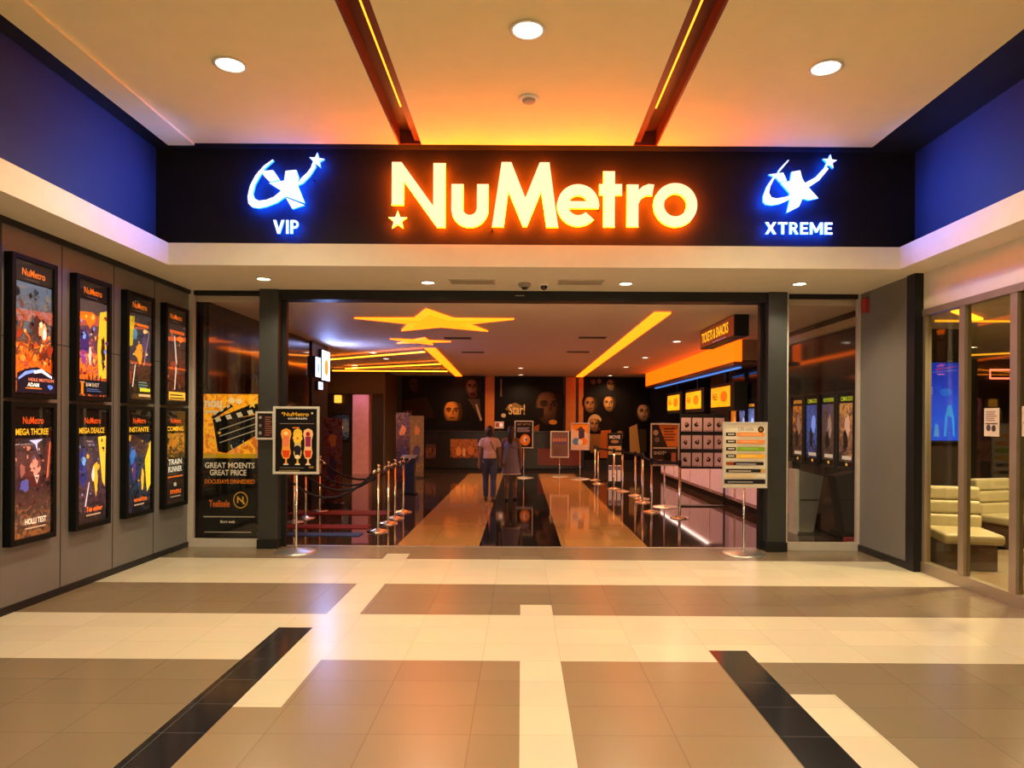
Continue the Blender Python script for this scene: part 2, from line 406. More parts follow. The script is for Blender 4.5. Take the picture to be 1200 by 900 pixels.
letter_back = mat('orange_halo_led', (1, .3, .02), .4, var=0, emit=(1.0, .10, .001), strength=110)
blue_back = mat('blue_halo_led', (.05, .2, 1), .4, var=0, emit=(.003, .07, 1.0), strength=90)
def S(ox, oy, sc):
    def q(p): 
        x, y = ox + p[0] / sc, oy + p[1] / sc
        return (wx(x, YF), wz(y, YF))
    return q
def arc(cx, cy, r, a0, a1, n=18):
    return [(cx + r * math.cos(math.radians(a0 + (a1 - a0) * i / n)), cy - r * math.sin(math.radians(a0 + (a1 - a0) * i / n))) for i in range(n + 1)]
def ringseg(cx, cy, ro, ri, a0, a1, n=28):
    return arc(cx, cy, ro, a0, a1, n) + arc(cx, cy, ri, a1, a0, n)
sign = empty('illuminated_sign', 'large lit cream letters with orange halo across the black fascia', 'sign', (0, 0, 0))
q = S(440, 170, 3)
glyphs = [
 [[(52, 62), (86, 62), (198, 215), (198, 65), (240, 65), (240, 290), (212, 290), (94, 128), (94, 212), (52, 212)]],
 [[(262, 138), (303, 138), (303, 222)] + arc(327, 222, 24.5, 180, 360, 12)[1:] + [(352, 138), (392, 138), (392, 225)] + arc(327, 225, 65, 360, 180, 20)[1:]],
 [[(405, 287), (438, 60), (472, 60), (522, 185), (572, 60), (606, 60), (638, 287), (597, 287), (578, 160), (528, 285), (514, 285), (462, 160), (446, 287)]],
 [ringseg(708, 210, 74, 35, 0, 318, 30), [(675, 196), (740, 196), (743, 210.3), (783, 210.3), (780, 220), (674, 220)]],
 [[(797, 90), (837, 90), (837, 135), (862, 135), (862, 173), (837, 173), (837, 285), (797, 285), (797, 173), (783, 173), (783, 135), (797, 135)]],
 [[(880, 136), (920, 136), (920, 156), (935, 142), (955, 134), (975, 136), (968, 174), (948, 173), (930, 184), (920, 205), (920, 284), (880, 284)]],
 [ringseg(1050, 207, 77, 40, 0, 180, 20), ringseg(1050, 207, 77, 40, 180, 360, 20)],
 [[(73 + (33 if k % 2 == 0 else 13.5) * math.sin(PI * k / 5), 266 - (33 if k % 2 == 0 else 13.5) * math.cos(PI * k / 5)) for k in range(10)]]]
for i, g in enumerate(glyphs):
    b = MB()
    for sh in g: b.prism([q(p) for p in sh], YF, YB, letter_face, letter_glow, letter_back)
    for sh in g[:1]:
        px, pz = q(sh[0]); b.box(px - .008 if i != 4 else px + .03, px + .008 if i != 4 else px + .05, YB, 7.5, pz - .03, pz - .014, black_metal)
    b.build('letter' if i < 7 else 'star', sign)

def logo(ox, oy, sc, shapes, starc, word, x0, x1, y0, y1, label):
    t = empty('illuminated_sign', label, 'sign', (0, 0, 0), 0, 'blue lit emblem signs on the fascia')
    q = S(ox, oy, sc)
    b = MB()
    for sh in shapes: b.prism([q(p) for p in sh], YF, YB, blue_face, blue_glow, blue_back)
    px, pz = q(starc[:2]); b.box(px - .05, px - .04, YB, 7.5, pz - .2, pz - .19, black_metal)
    b.build('emblem', t)
    r = starc[2]
    MB().prism([q((starc[0] + (r if k % 2 == 0 else r * .42) * math.sin(PI * k / 5 + .1), starc[1] - (r if k % 2 == 0 else r * .42) * math.cos(PI * k / 5 + .1))) for k in range(10)], YF, YB, blue_face, blue_glow, blue_back).build('star', t)
    # the word, letter by letter: (width, outlines) in a cell one unit tall
    bowl = lambda z, ro, ri: [(.30 + ro * math.cos(a * PI / 12), z + ro * math.sin(a * PI / 12)) for a in range(-6, 7)] + [(.30 + ri * math.cos(a * PI / 12), z + ri * math.sin(a * PI / 12)) for a in range(6, -7, -1)]
    k_ = .19
    LET = {'V': (.84, [[(0, 1), (.22, 1), (.42, .32), (.62, 1), (.84, 1), (.52, 0), (.32, 0)]]), 'I': (k_, [[(0, 0), (k_, 0), (k_, 1), (0, 1)]]),
           'P': (.62, [[(0, 0), (k_, 0), (k_, 1), (0, 1)], [(k_, 1), (.30, 1), (.30, .84), (k_, .84)], [(k_, .54), (.30, .54), (.30, .38), (k_, .38)], bowl(.69, .31, .15)]),
           'X': (.82, [[(0, 1), (.23, 1), (.41, .66), (.59, 1), (.82, 1), (.54, .51), (.82, 0), (.59, 0), (.41, .34), (.23, 0), (0, 0), (.28, .51)]]),
           'T': (.70, [[(0, 1), (.70, 1), (.70, .83), (.45, .83), (.45, 0), (.25, 0), (.25, .83), (0, .83)]]),
           'R': (.68, [[(0, 0), (k_, 0), (k_, 1), (0, 1)], [(k_, 1), (.32, 1), (.32, .84), (k_, .84)], [(k_, .56), (.32, .56), (.32, .40), (k_, .40)], bowl(.70, .30, .14), [(.25, .42), (.44, .46), (.68, 0), (.45, 0)]]),
           'E': (.58, [[(0, 0), (.58, 0), (.58, .17), (k_, .17), (k_, .42), (.52, .42), (.52, .58), (k_, .58), (k_, .83), (.58, .83), (.58, 1), (0, 1)]]),
           'M': (.95, [[(0, 0), (k_, 0), (k_, .66), (.40, .16), (.55, .16), (.95 - k_, .66), (.95 - k_, 0), (.95, 0), (.95, 1), (.95 - k_, 1), (.475, .42), (k_, 1), (0, 1)]])}
    gap = .13; tot = sum(LET[ch][0] for ch in word) + gap * (len(word) - 1)
    X0, X1, Z0, Z1 = wx(x0, YF), wx(x1, YF), wz(y1, YF), wz(y0, YF); k = (X1 - X0) / tot; u = 0
    for ch in word:
        b = MB()
        for sh in LET[ch][1]: b.prism([(X0 + (u + p[0]) * k, Z0 + p[1] * (Z1 - Z0)) for p in sh], YF + .015, YB, blue_face, blue_glow, blue_back)
        b.build('letter', t); u += LET[ch][0] + gap
logo(180, 140, 4.2857, [
  [(590, 208), (545, 240), (503, 290), (477, 340), (465, 395), (469, 430), (488, 448), (520, 453), (560, 445), (612, 425), (662, 390), (636, 362), (600, 394), (560, 411), (522, 416), (498, 404), (491, 380), (502, 335), (524, 295), (552, 252), (594, 213)],
  [(516, 268), (592, 262), (626, 311), (575, 320), (545, 290), (540, 278)],
  [(572, 326), (648, 314), (655, 265), (708, 260), (722, 300), (716, 336), (752, 426), (700, 408), (655, 392), (630, 362)],
  [(657, 400), (706, 418), (750, 436), (690, 456)],
  [(712, 340), (735, 300), (765, 272), (793, 232), (808, 240), (778, 288), (742, 326)]], (810, 212, 40), 'VIP', 318, 348, 259, 275,
  'blue lit shooting star emblem over the letters VIP, left end of fascia')
logo(860, 160, 5, [
  [(310, 126), (258, 180), (244, 208), (219, 232), (184, 285), (164, 340), (165, 372), (180, 388), (215, 393), (262, 385), (322, 357), (326, 334), (290, 345), (242, 354), (212, 346), (198, 320), (206, 282), (226, 242), (264, 190), (314, 130)],
  [(196, 213), (281, 202), (303, 250), (262, 258), (240, 232)],
  [(266, 263), (322, 250), (330, 197), (380, 188), (392, 235), (412, 268), (432, 290), (487, 350), (432, 362), (395, 352), (375, 400), (303, 437), (322, 350), (316, 318)],
  [(408, 262), (470, 228), (530, 162), (546, 178), (492, 245), (428, 288)]], (553, 136, 43), 'XTREME', 896, 975, 258, 272,
  'blue lit shooting star emblem over the letters XTREME, right end of fascia')

for a, b in (((2.98, 7.28, 4.12), (4.31, 6.7, 3.98)), ((-2.62, 7.28, 4.08), (-4.03, 6.7, 3.95))):  # added unseen spots that throw blue emblem light on the side walls
    l = lamp(a, 160, 84, (.02, .20, 1), .12, 1, name='emblem_spill_spot')
    l.rotation_euler = (Vector(b) - Vector(a)).to_track_quat('-Z', 'Y').to_euler()

# ------------------------------------------------------------------ grey poster wall on the left
w = MB(); w.box(-4.6, -4.33, -6, 9.0, 0, 3.34, grey_panel)
for y in (4.83, 5.66): w.box(-4.331, -4.3275, y - .004, y + .004, .06, 3.3, seam_dark)
for y in (6.42, 7.24, 8.04): w.box(-4.331, -4.3275, y - .005, y + .005, .06, 3.3, seam_dark)
w.box(-4.331, -4.328, 5.66, 9.0, 2.335, 2.345, seam_dark)
struct(w, 'wall_left')
w = MB(); w.box(-4.33, -4.312, -6, 9.0, 0, .065, black_metal); struct(w, 'baseboard_left')
w = MB(); w.box(-4.33, -4.3, -6, 9.0, 3.28, 3.33, black_metal); struct(w, 'trim_left_top')
w = MB(); w.box(-4.33, -4.27, 5.30, 5.60, 0.066, 3.28, black_metal); struct(w, 'trim_left_post')

E = 1.0
fr_m = mat('black_poster_frame', (.008, .008, .008), .4, var=.1, spec=.1)
def poster_box(y0, z0, label, build_art, tilt=0):
    wd, h = .56, 1.225
    t = empty('poster_light_box', label, 'poster', (-4.33, y0 + wd / 2, z0), PI / 2, 'backlit film poster frames on the grey wall')
    f = MB()
    f.box(-wd / 2, -wd / 2 + .045, -.075, 0, 0, h, fr_m); f.box(wd / 2 - .045, wd / 2, -.075, 0, 0, h, fr_m)
    f.box(-wd / 2 + .045, wd / 2 - .045, -.075, 0, 0, .05, fr_m); f.box(-wd / 2 + .045, wd / 2 - .045, -.075, 0, h - .045, h, fr_m)
    fo = f.build('frame', t, bevel=.004)
    MB().box(-wd / 2 + .045, wd / 2 - .045, -.01, 0, .05, h - .045, black_metal).build('back_panel', t)
    a = build_art(wd - .09, h - .095, .05)
    for p in a: 
        p[1].build(p[0], t, loc=(0, -.045, 0))
    g = MB(); g.box(-wd / 2 + .045, wd / 2 - .045, -.066, -.063, .05, h - .045, clear_glass); g.build('glass', fo)
    return t
OR = (236, 120, 24); YE = (250, 190, 40)
def upper(i, stops, seed, deco, **kw):
    def f(w, h, z0):
        hh = h * .15
        hd = Art(w, hh, ink(38, 30, 27, .35), z0 + h - hh)
        hd.T('NuMetro', .22, .28, .82, .66, ink(*OR, .8)); hd.lines(.3, .1, .7, .2, 1, ink(120, 100, 90, .3))
        ar = Art(w, h * .84, artshader('film_poster_art_%d' % i, stops, (h * .84), seed=seed, emit=E, scale=8, dist=3, **kw), z0)
        # keep the print's local height in its own mesh
        deco(ar)
        return [('header_panel', hd), ('poster_sheet', ar)]
    return f
def lower(i, stops, seed, band, foot, deco, **kw):
    def f(w, h, z0):
        ar = Art(w, h, artshader('promo_poster_art_%d' % i, stops, h, seed=seed, emit=E * .8, scale=8, dist=3, **kw), z0)
        ar.R(0, .76, 1, 1, ink(22, 16, 14, .4))
        ar.T('NuMetro', .26, .87, .80, .925, ink(225, 85, 25, .9))
        ar.T(band, .08, .785, .93, .835, ink(*YE, .9), .02)
        deco(ar)
        ar.T(foot, .25, .10, .80, .145, ink(245, 225, 200, .8) if i in (0,) else ink(240, 110, 30, .9), .015)
        ar.lines(.25, .065, .8, .09, 1, ink(200, 170, 140, .4))
        return [('poster_sheet', ar)]
    return f
def jag(a, u, v, ru, rv, n, m, seed):
    r = random.Random(seed)
    a.P([(u + ru * (.5 + .5 * r.random()) * math.cos(2 * PI * k / n), v + rv * (.5 + .5 * r.random()) * math.sin(2 * PI * k / n)) for k in range(n)], m)
def speck(a, u0, v0, u1, v1, cols, n, seed, size=.05):
    rr = random.Random(seed)
    for k in range(n):
        c = cols[k % len(cols)]; sz = size * (.35 + rr.random())
        jag(a, u0 + (u1 - u0) * rr.random(), v0 + (v1 - v0) * rr.random(), sz * (.5 + rr.random()), sz * .5 * (.5 + rr.random()), 9, ink(*c, .8), seed * 50 + k)
def deco_fire(a):
    speck(a, .02, .62, .98, .97, ((60, 60, 66), (90, 84, 84), (40, 34, 36), (120, 110, 104)), 26, 1, .08)
    speck(a, .02, .24, .98, .6, ((200, 70, 20), (150, 50, 22), (245, 140, 50), (90, 40, 30), (250, 170, 80)), 34, 2, .07)
    jag(a, .58, .60, .26, .13, 22, ink(70, 40, 32, .8), 2)
    jag(a, .66, .58, .15, .10, 18, ink(225, 150, 100, .9), 3); jag(a, .70, .55, .06, .07, 12, ink(250, 235, 215, 1), 4)
    jag(a, .60, .63, .05, .04, 10, ink(240, 200, 160, 1), 5)
    a.P([(0, .17), (.2, .21), (.5, .24), (.8, .20), (1, .15), (1, 0), (0, 0)], ink(24, 20, 34, .8))
    a.P([(.03, .13), (.2, .19), (.45, .215), (.45, .19), (.22, .16), (.03, .11)], ink(120, 150, 235, 1))
    a.P([(.42, .2), (.62, .225), (.9, .16), (.9, .14), (.62, .19), (.42, .175)], ink(235, 240, 255, 1.2))
    a.T('HDLE MOTION', .28, .105, .95, .135, ink(235, 130, 90, .9)); a.T('ADAM', .25, .055, .55, .09, ink(250, 240, 225, 1), .02)
    a.R(.2, .035, .62, .045, ink(230, 120, 40, .9)); jag(a, .85, .06, .12, .03, 12, ink(90, 120, 220, .9), 8)
def deco_heroes(a):
    a.P([(.05, .86), (.2, .87), (.5, .88), (.6, .86), (.6, .80), (.42, .70), (.3, .78), (.05, .79)], ink(235, 110, 20, 1))
    jag(a, .22, .56, .2, .17, 20, ink(60, 40, 110, .9), 11); jag(a, .22, .62, .08, .05, 14, ink(120, 165, 240, 1), 12)
    jag(a, .2, .42, .13, .1, 14, ink(150, 60, 150, .9), 13); jag(a, .42, .42, .07, .12, 14, ink(250, 215, 190, 1), 14)
    a.P([(.75, .9), (.98, .93), (.98, .2), (.72, .2), (.66, .5)], ink(245, 195, 50, 1)); jag(a, .86, .48, .09, .25, 18, ink(60, 34, 20, .8), 16)
    a.R(0, .02, 1, .17, ink(22, 18, 24, .8)); a.P([(.12, .02), (.2, .02), (.2, .13), (.25, .15), (.08, .15), (.12, .13)], ink(240, 130, 30, 1))
    a.T('BAM SHOT', .28, .1, .72, .14, ink(225, 200, 170, .9)); a.lines(.3, .05, .8, .09, 2, ink(90, 110, 170, .8))
    speck(a, .05, .2, .98, .95, ((150, 60, 40), (90, 40, 110), (240, 190, 90), (40, 26, 40), (110, 140, 210)), 34, 3, .05)
    for k in range(4): jag(a, .3 + .13 * k, .19, .03, .05, 10, ink(20, 14, 16, .6), 30 + k)
def deco_dark(a):
    a.R(.28, .86, .9, .89, ink(240, 110, 30, 1)); a.P([(0, .95), (.3, .96), (.22, .62), (.06, .6)], ink(200, 180, 40, .9))
    jag(a, .5, .55, .2, .16, 18, ink(235, 150, 40, 1), 21); jag(a, .72, .66, .12, .2, 16, ink(90, 70, 110, .8), 22); jag(a, .3, .76, .12, .1, 12, ink(90, 140, 170, .8), 23)
    a.P([(.2, .14), (.24, .14), (.34, .4), (.31, .4)], ink(240, 225, 200, 1)); a.P([(.9, .8), (.93, .82), (.7, .4), (.67, .4)], ink(200, 150, 140, .9))
    speck(a, .1, .25, .95, .95, ((40, 30, 26), (200, 110, 30), (70, 70, 100), (230, 190, 120), (26, 20, 20)), 30, 4, .05)
    a.lines(.4, .13, .8, .22, 3, ink(90, 130, 120, .7)); a.R(.45, .09, .9, .13, ink(190, 190, 40, .8)); a.R(.4, .03, .9, .06, ink(200, 170, 120, .6))
def deco_figure(a):
    a.R(.2, .88, .95, .92, ink(235, 100, 25, .9)); a.P([(.4, .85), (.46, .85), (.58, .5), (.48, .15), (.42, .15), (.5, .5)], ink(220, 190, 170, .9))
    jag(a, .75, .82, .2, .05, 14, ink(230, 110, 30, 1), 24); jag(a, .35, .45, .2, .08, 12, ink(150, 60, 30, .9), 25)
    speck(a, .1, .15, .95, .9, ((30, 24, 24), (120, 50, 20), (80, 60, 60), (180, 110, 60)), 24, 5, .05)
    a.R(.1, .02, .95, .12, ink(235, 180, 60, 1)); a.lines(.15, .03, .9, .11, 2, ink(70, 45, 20, .5))
def deco_face(a):
    jag(a, .55, .5, .28, .15, 24, ink(95, 42, 36, .8), 41); jag(a, .58, .54, .16, .09, 20, ink(225, 150, 130, .9), 42)
    a.P([(.5, .53), (.57, .51), (.56, .53)], ink(40, 10, 10, .5)); a.P([(.62, .52), (.7, .55), (.64, .545)], ink(40, 10, 10, .5))
    a.P([(.55, .47), (.68, .47), (.62, .40)], ink(245, 190, 180, 1)); a.P([(.58, .455), (.65, .455), (.615, .43)], ink(60, 14, 14, .5))
    speck(a, .05, .2, .95, .72, ((60, 34, 30), (120, 60, 50), (200, 130, 110), (34, 24, 26), (90, 80, 120)), 34, 6, .05)
    jag(a, .25, .4, .16, .06, 14, ink(80, 80, 150, .8), 43); jag(a, .18, .52, .08, .08, 12, ink(150, 90, 80, .7), 44)
    a.P([(.88, .72), (.92, .73), (.86, .45), (.8, .44)], ink(190, 90, 60, .9)); a.P([(.35, .745), (.7, .75), (.55, .72), (.56, .65), (.5, .71)], ink(190, 190, 240, .9))
def deco_duo(a):
    jag(a, .2, .5, .17, .2, 20, ink(50, 50, 120, .9), 51); jag(a, .22, .55, .09, .05, 14, ink(110, 170, 230, 1), 52)
    a.P([(.7, .75), (.98, .76), (.95, .3), (.86, .35), (.78, .55)], ink(245, 195, 60, 1)); a.P([(.55, .5), (.68, .53), (.7, .35), (.64, .22), (.56, .38)], ink(240, 185, 40, 1))
    speck(a, .05, .2, .95, .75, ((40, 30, 36), (90, 60, 90), (220, 170, 60), (30, 24, 26), (120, 130, 180)), 30, 7, .045)
    jag(a, .48, .42, .06, .09, 12, ink(235, 200, 180, .9), 53); a.P([(.2, .15), (.24, .15), (.36, .36), (.33, .36)], ink(200, 190, 200, .8))
def deco_duo2(a):
    jag(a, .25, .55, .15, .12, 18, ink(50, 110, 190, 1), 61); jag(a, .3, .4, .1, .12, 14, ink(90, 50, 130, .9), 62)
    speck(a, .05, .2, .95, .75, ((26, 22, 26), (40, 80, 130), (200, 150, 40), (30, 24, 26)), 26, 8, .045)
    a.P([(.7, .5), (.95, .7), (.95, .25), (.8, .18), (.74, .35)], ink(240, 190, 40, 1)); jag(a, .6, .32, .07, .14, 14, ink(240, 170, 40, 1), 63)
def deco_car(a):
    jag(a, .4, .66, .3, .06, 16, ink(180, 110, 30, .9), 71); a.T('TRAIN', .15, .42, .85, .48, ink(225, 215, 190, .9), .02); a.T('RUNNER', .15, .34, .85, .40, ink(225, 215, 190, .9), .02)
    a.R(.12, .28, .9, .295, ink(220, 110, 30, .9)); jag(a, .5, .2, .1, .03, 10, ink(200, 180, 150, .7), 72)
PB = [
 (5.70, 1.825, 'upper backlit poster of a fiery monster, nearest the camera', upper(0, [(40, 44, 90), (215, 90, 20), (240, 120, 25), (120, 55, 30), (75, 60, 58), (95, 100, 108), (80, 100, 120)], 1, deco_fire)),
 (6.53, 1.825, 'upper backlit poster of purple and yellow heroes, second from the camera', upper(1, [(30, 24, 40), (225, 90, 20), (235, 130, 30), (120, 50, 90), (60, 45, 70), (85, 70, 62), (70, 60, 58)], 2, deco_heroes)),
 (7.365, 1.825, 'upper backlit dark poster with golden figure, third from the camera', upper(2, [(20, 18, 18), (24, 20, 22), (90, 50, 20), (40, 40, 60), (50, 60, 70), (40, 36, 34)], 3, deco_dark)),
 (8.17, 1.825, 'upper backlit poster with pale streak and yellow foot, farthest from the camera', upper(3, [(24, 20, 18), (30, 20, 18), (120, 50, 20), (30, 24, 26), (60, 50, 50), (34, 28, 26)], 4, deco_figure)),
 (5.70, .57, 'lower backlit poster of a red and white mask, nearest the camera', lower(0, [(150, 90, 45), (70, 50, 40), (60, 30, 26), (90, 50, 50), (36, 24, 24), (50, 36, 34)], 5, 'MEGA THCREE', 'HOLLI TEST', deco_face)),
 (6.53, .57, 'lower backlit poster of blue and gold fighters, second from the camera', lower(1, [(34, 28, 26), (40, 30, 36), (90, 50, 60), (70, 60, 80), (40, 34, 40), (50, 40, 36)], 6, 'MEGA DEALCE', 'Tea either', deco_duo)),
 (7.365, .57, 'lower backlit poster of blue fighter and gold flame, third from the camera', lower(2, [(24, 20, 20), (30, 26, 34), (30, 60, 90), (40, 36, 56), (28, 24, 28), (40, 30, 28)], 7, 'INSTANTE', 'eeneitime', deco_duo2)),
 (8.17, .57, 'lower backlit black and gold poster, farthest from the camera', lower(3, [(24, 18, 14), (30, 22, 18), (30, 24, 20), (40, 30, 22), (190, 130, 30), (170, 120, 40)], 8, 'COMING', 'meu', deco_car)),
]
for y0, z0, lab, fn in PB: poster_box(y0, z0, lab, fn)

# ------------------------------------------------------------------ entrance: posts, header, vitrines
def post(x0, x1, label):
    t = empty('entrance_post', label, 'post', ((x0 + x1) / 2, 8.87, 0), 0, 'square posts either side of the entrance')
    h = (x1 - x0) / 2
    MB().box(-h, h, -.13, .13, .12, 3.33, post_grey).build('shaft', t, bevel=.006)
    MB().box(-h - .012, h + .012, -.145, .145, 0, .12, black_metal).build('plinth', t, bevel=.004)
post(-3.365, -3.125, 'square dark grey post left of the entrance')
post(3.157, 3.40, 'square dark grey post right of the entrance')
w = MB(); w.box(-3.125, 3.157, 8.78, 9.0, 3.205, 3.33, black_metal); struct(w, 'trim_entrance_header')
MB_ = Art(.13, .022, ink(60, 56, 52), 3.26); tag(MB_.lines(.05, .2, .95, .8, 1, ink(170, 160, 150), .6, 0).build('maker_plate', loc=(-.03, 8.777, 0)), 'tiny grey nameplate on the black header above the entrance', 'nameplate')
w = MB(); w.box(-3.125, -3.07, 8.9, 8.98, 0.003, 3.205, black_metal); w.box(3.10, 3.157, 8.9, 8.98, 0.003, 3.205, black_metal); struct(w, 'trim_entrance_jamb')

def vitrine(n, x0, x1):
    t = MB(); y = 8.9
    t.box(x0, x0 + .06, y - .04, y + .04, 0, 3.33, alu_paint); t.box(x1 - .03, x1, y - .04, y + .04, 0, 3.33, alu_paint)
    t.box(x0 + .06, x1 - .03, y - .04, y + .04, 0, .10, alu_paint); t.box(x0 + .06, x1 - .03, y - .03, y + .03, 3.27, 3.33, black_metal)
    o = struct(t, 'window_%d' % n)
    MB().box(x0 + .06, x1 - .03, y - .005, y + .005, .10, 3.27, clear_glass).build('pane', o)
vitrine(1, -4.328, -3.367); vitrine(2, 3.402, 4.398)

# tall cinema promotion poster inside the left vitrine
wx0, wx1 = wx(240, 8.95), wx(303.5, 8.95); W = wx1 - wx0; Z0 = wz(632, 8.95); Z1 = wz(464, 8.95)
p = Art(W, Z1 - Z0, ink(14, 11, 10), Z0)
amber = artshader('amber_splash_glow', [(190, 95, 15), (225, 140, 20), (240, 170, 25), (200, 110, 20), (245, 190, 60)], Z1, 6, 3, .5, amt=1.4, emit=.55)  # print given a mild glow of its own to read brighter
p.R(0, .565, 1, 1, amber); p.R(0, .555, 1, .585, ink(220, 180, 30))
p.T('nou', .02, .905, .34, .955, ink(250, 245, 235), .03); p.lines(.02, .87, .34, .9, 1, ink(245, 235, 215), .5)
p.P([(.18, .80), (.27, .60), (.42, .59), (1, .72), (1, .86)], ink(16, 13, 12))               # clapperboard
p.P([(.16, .82), (.95, .94), (1, .93), (1, .87), (.2, .79)], ink(18, 14, 12))
for k in range(4): p.P([(.24 + .2 * k, .805 + .016 * k), (.33 + .2 * k, .815 + .016 * k), (.29 + .2 * k, .845 + .016 * k), (.2 + .2 * k, .835 + .016 * k)], ink(235, 225, 205))
p.P([(.14, .84), (.5, .93), (.55, .915), (.18, .825)], ink(30, 24, 20))
for k in range(3): p.P([(.2 + .12 * k, .85 + .025 * k), (.25 + .12 * k, .862 + .025 * k), (.24 + .12 * k, .88 + .025 * k), (.19 + .12 * k, .868 + .025 * k)], ink(235, 225, 205))
for k in range(3): p.P([(.3, .755 - .045 * k), (.98, .845 - .045 * k), (.98, .838 - .045 * k), (.3, .748 - .045 * k)], ink(190, 180, 165))
for k in range(2): p.P([(.5 + .22 * k, .645 + .03 * k), (.52 + .22 * k, .65 + .03 * k), (.56 + .22 * k, .61 + .03 * k), (.54 + .22 * k, .608 + .03 * k)], ink(190, 180, 165))
p.star(.16, .68, .07, ink(250, 205, 60)); p.star(.9, .93, .09, ink(250, 205, 70)); p.star(.3, .73, .04, ink(250, 205, 60)); p.E(.52, .955, .06, .02, ink(250, 230, 180)); p.E(.66, .95, .05, .02, ink(250, 235, 200))
p.T('GREAT MOENTS', .04, .485, .95, .525, ink(235, 225, 210), .02); p.T('GREAT PRICE', .13, .435, .8, .475, ink(235, 225, 210), .02)
p.T('DOCUDAYS DINNEDEED', .04, .378, .96, .408, ink(230, 130, 30), .02)
p.T('Teelisele', .12, .215, .5, .265, ink(225, 110, 30), .02)
p.ring(.7, .265, .135, .058, .88, ink(215, 165, 50)); p.T('N', .635, .245, .755, .29, ink(215, 165, 50), .03); p.star(.76, .243, .035, ink(215, 165, 50))
p.lines(.02, .145, .96, .16, 1, ink(190, 175, 150), .5, 0); p.T('flort web', .33, .105, .6, .125, ink(225, 215, 200)); p.lines(.04, .04, .9, .05, 1, ink(190, 180, 165), .5, 0)
tag(p.build('window_poster', loc=((wx0 + wx1) / 2, 8.915, 0)), 'tall black and amber clapperboard poster behind the left entrance window', 'poster')

# framed notice on the left post
t = empty('framed_notice', 'small silver framed notice on the left entrance post', 'notice', (wx(311, 8.72), 8.715, wz(517, 8.72)))
def snap(t, w, h, b, m, z0=0, d=.018, y0=0):
    f = MB()
    f.box(-w / 2, -w / 2 + b, y0 - d, y0, z0, z0 + h, m); f.box(w / 2 - b, w / 2, y0 - d, y0, z0, z0 + h, m)
    f.box(-w / 2 + b, w / 2 - b, y0 - d, y0, z0, z0 + b, m); f.box(-w / 2 + b, w / 2 - b, y0 - d, y0, z0 + h - b, z0 + h, m)
    return f.build('frame', t, bevel=.002)
snap(t, .24, .36, .024, alu_paint)
a = Art(.2, .32, ink(40, 30, 28), .02); a.lines(.5, .1, .95, .9, 9, ink(150, 90, 70)); a.E(.2, .82, .1, .06, ink(150, 140, 130)); a.E(.2, .5, .09, .06, ink(140, 120, 110)); a.E(.2, .2, .1, .07, ink(150, 140, 130))
a.build('notice_sheet', t, loc=(0, -.008, 0))

# poster stands
def stand(x, y, z0, z1, w, label, art, base_r=.26, frame=alu_paint, b=.03, group='poster stands around the entrance'):
    t = empty('poster_stand', label, 'poster stand', (x, y, 0), 0, group)
    MB().lathe([(base_r, 0), (base_r, .008), (base_r * .9, .016), (base_r * .4, .034), (.03, .05), (.001, .05)], alu, seg=36).build('base', t)
    MB().lathe([(.014, .045), (.014, (z0 + z1) / 2), (.001, (z0 + z1) / 2)], chrome, seg=16).build('pole', t)
    fo = snap(t, w, z1 - z0, b, frame, z0, .022, -.016)
    a = Art(w - 2 * b + .004, z1 - z0 - 2 * b + .004, art[0], z0 + b - .002, .008, black_metal); art[1](a); a.build('poster_sheet', fo, loc=(0, -.026, 0))
    return t
def art_drinks(a):
    a.T('NuMetro', .2, .88, .8, .945, ink(225, 170, 40), .015); a.star(.17, .93, .035, ink(225, 180, 60)); a.star(.88, .93, .035, ink(235, 220, 190))
    a.T('cocktails', .3, .83, .76, .865, ink(225, 220, 215)); a.lines(.1, .76, .93, .775, 1, ink(150, 130, 120), .5, 0)
    for u, cols, w in ((.26, ((245, 160, 60), (240, 130, 90), (225, 70, 20)), .13), (.54, ((245, 200, 60), (240, 225, 190), (40, 40, 60)), .11), (.79, ((245, 195, 140), (150, 40, 90), (215, 60, 25)), .12)):
        a.P([(u - w, .6), (u - w * .8, .66), (u, .69), (u + w * .8, .66), (u + w, .6), (u + w * .7, .5), (u + w * .72, .38), (u + w * .9, .30), (u + w * .6, .22), (u + .02, .2), (u + .02, .15), (u + .06, .12), (u - .06, .12), (u - .02, .15), (u - .02, .2), (u - w * .6, .22), (u - w * .9, .30), (u - w * .72, .38), (u - w * .7, .5)], ink(*cols[0]))
        a.P([(u - w * .55, .56), (u + w * .55, .56), (u + w * .5, .4), (u - w * .5, .4)], ink(*cols[1])); a.P([(u - w * .7, .34), (u + w * .7, .34), (u + w * .5, .23), (u - w * .5, .23)], ink(*cols[2]))
        a.R(u - .06, .11, u + .06, .125, ink(235, 225, 220))
    for k in range(6): a.E(.54 + .07 * math.cos(k), .53 + .05 * math.sin(k), .05, .035, ink(250, 205, 70))
    a.E(.54, .53, .03, .02, ink(220, 130, 30)); a.E(.79, .6, .05, .035, ink(170, 25, 30)); a.E(.26, .61, .05, .03, ink(255, 220, 150)); a.E(.54, .36, .09, .06, ink(30, 28, 50)); a.E(.54, .24, .06, .03, ink(240, 225, 200))
    a.lines(.42, .69, .62, .73, 1, ink(220, 120, 50)); a.lines(.12, .06, .7, .085, 1, ink(110, 100, 95), .5, 0); a.lines(.1, .02, .6, .035, 1, ink(190, 160, 90), .5, 0); a.R(.82, .06, .93, .09, ink(150, 110, 50))
stand(-2.81, 8.55, wz(557, 8.55), wz(478, 8.55), .577, 'silver poster stand with three cocktail drinks, beside left entrance post', (ink(18, 15, 16), art_drinks), .25)
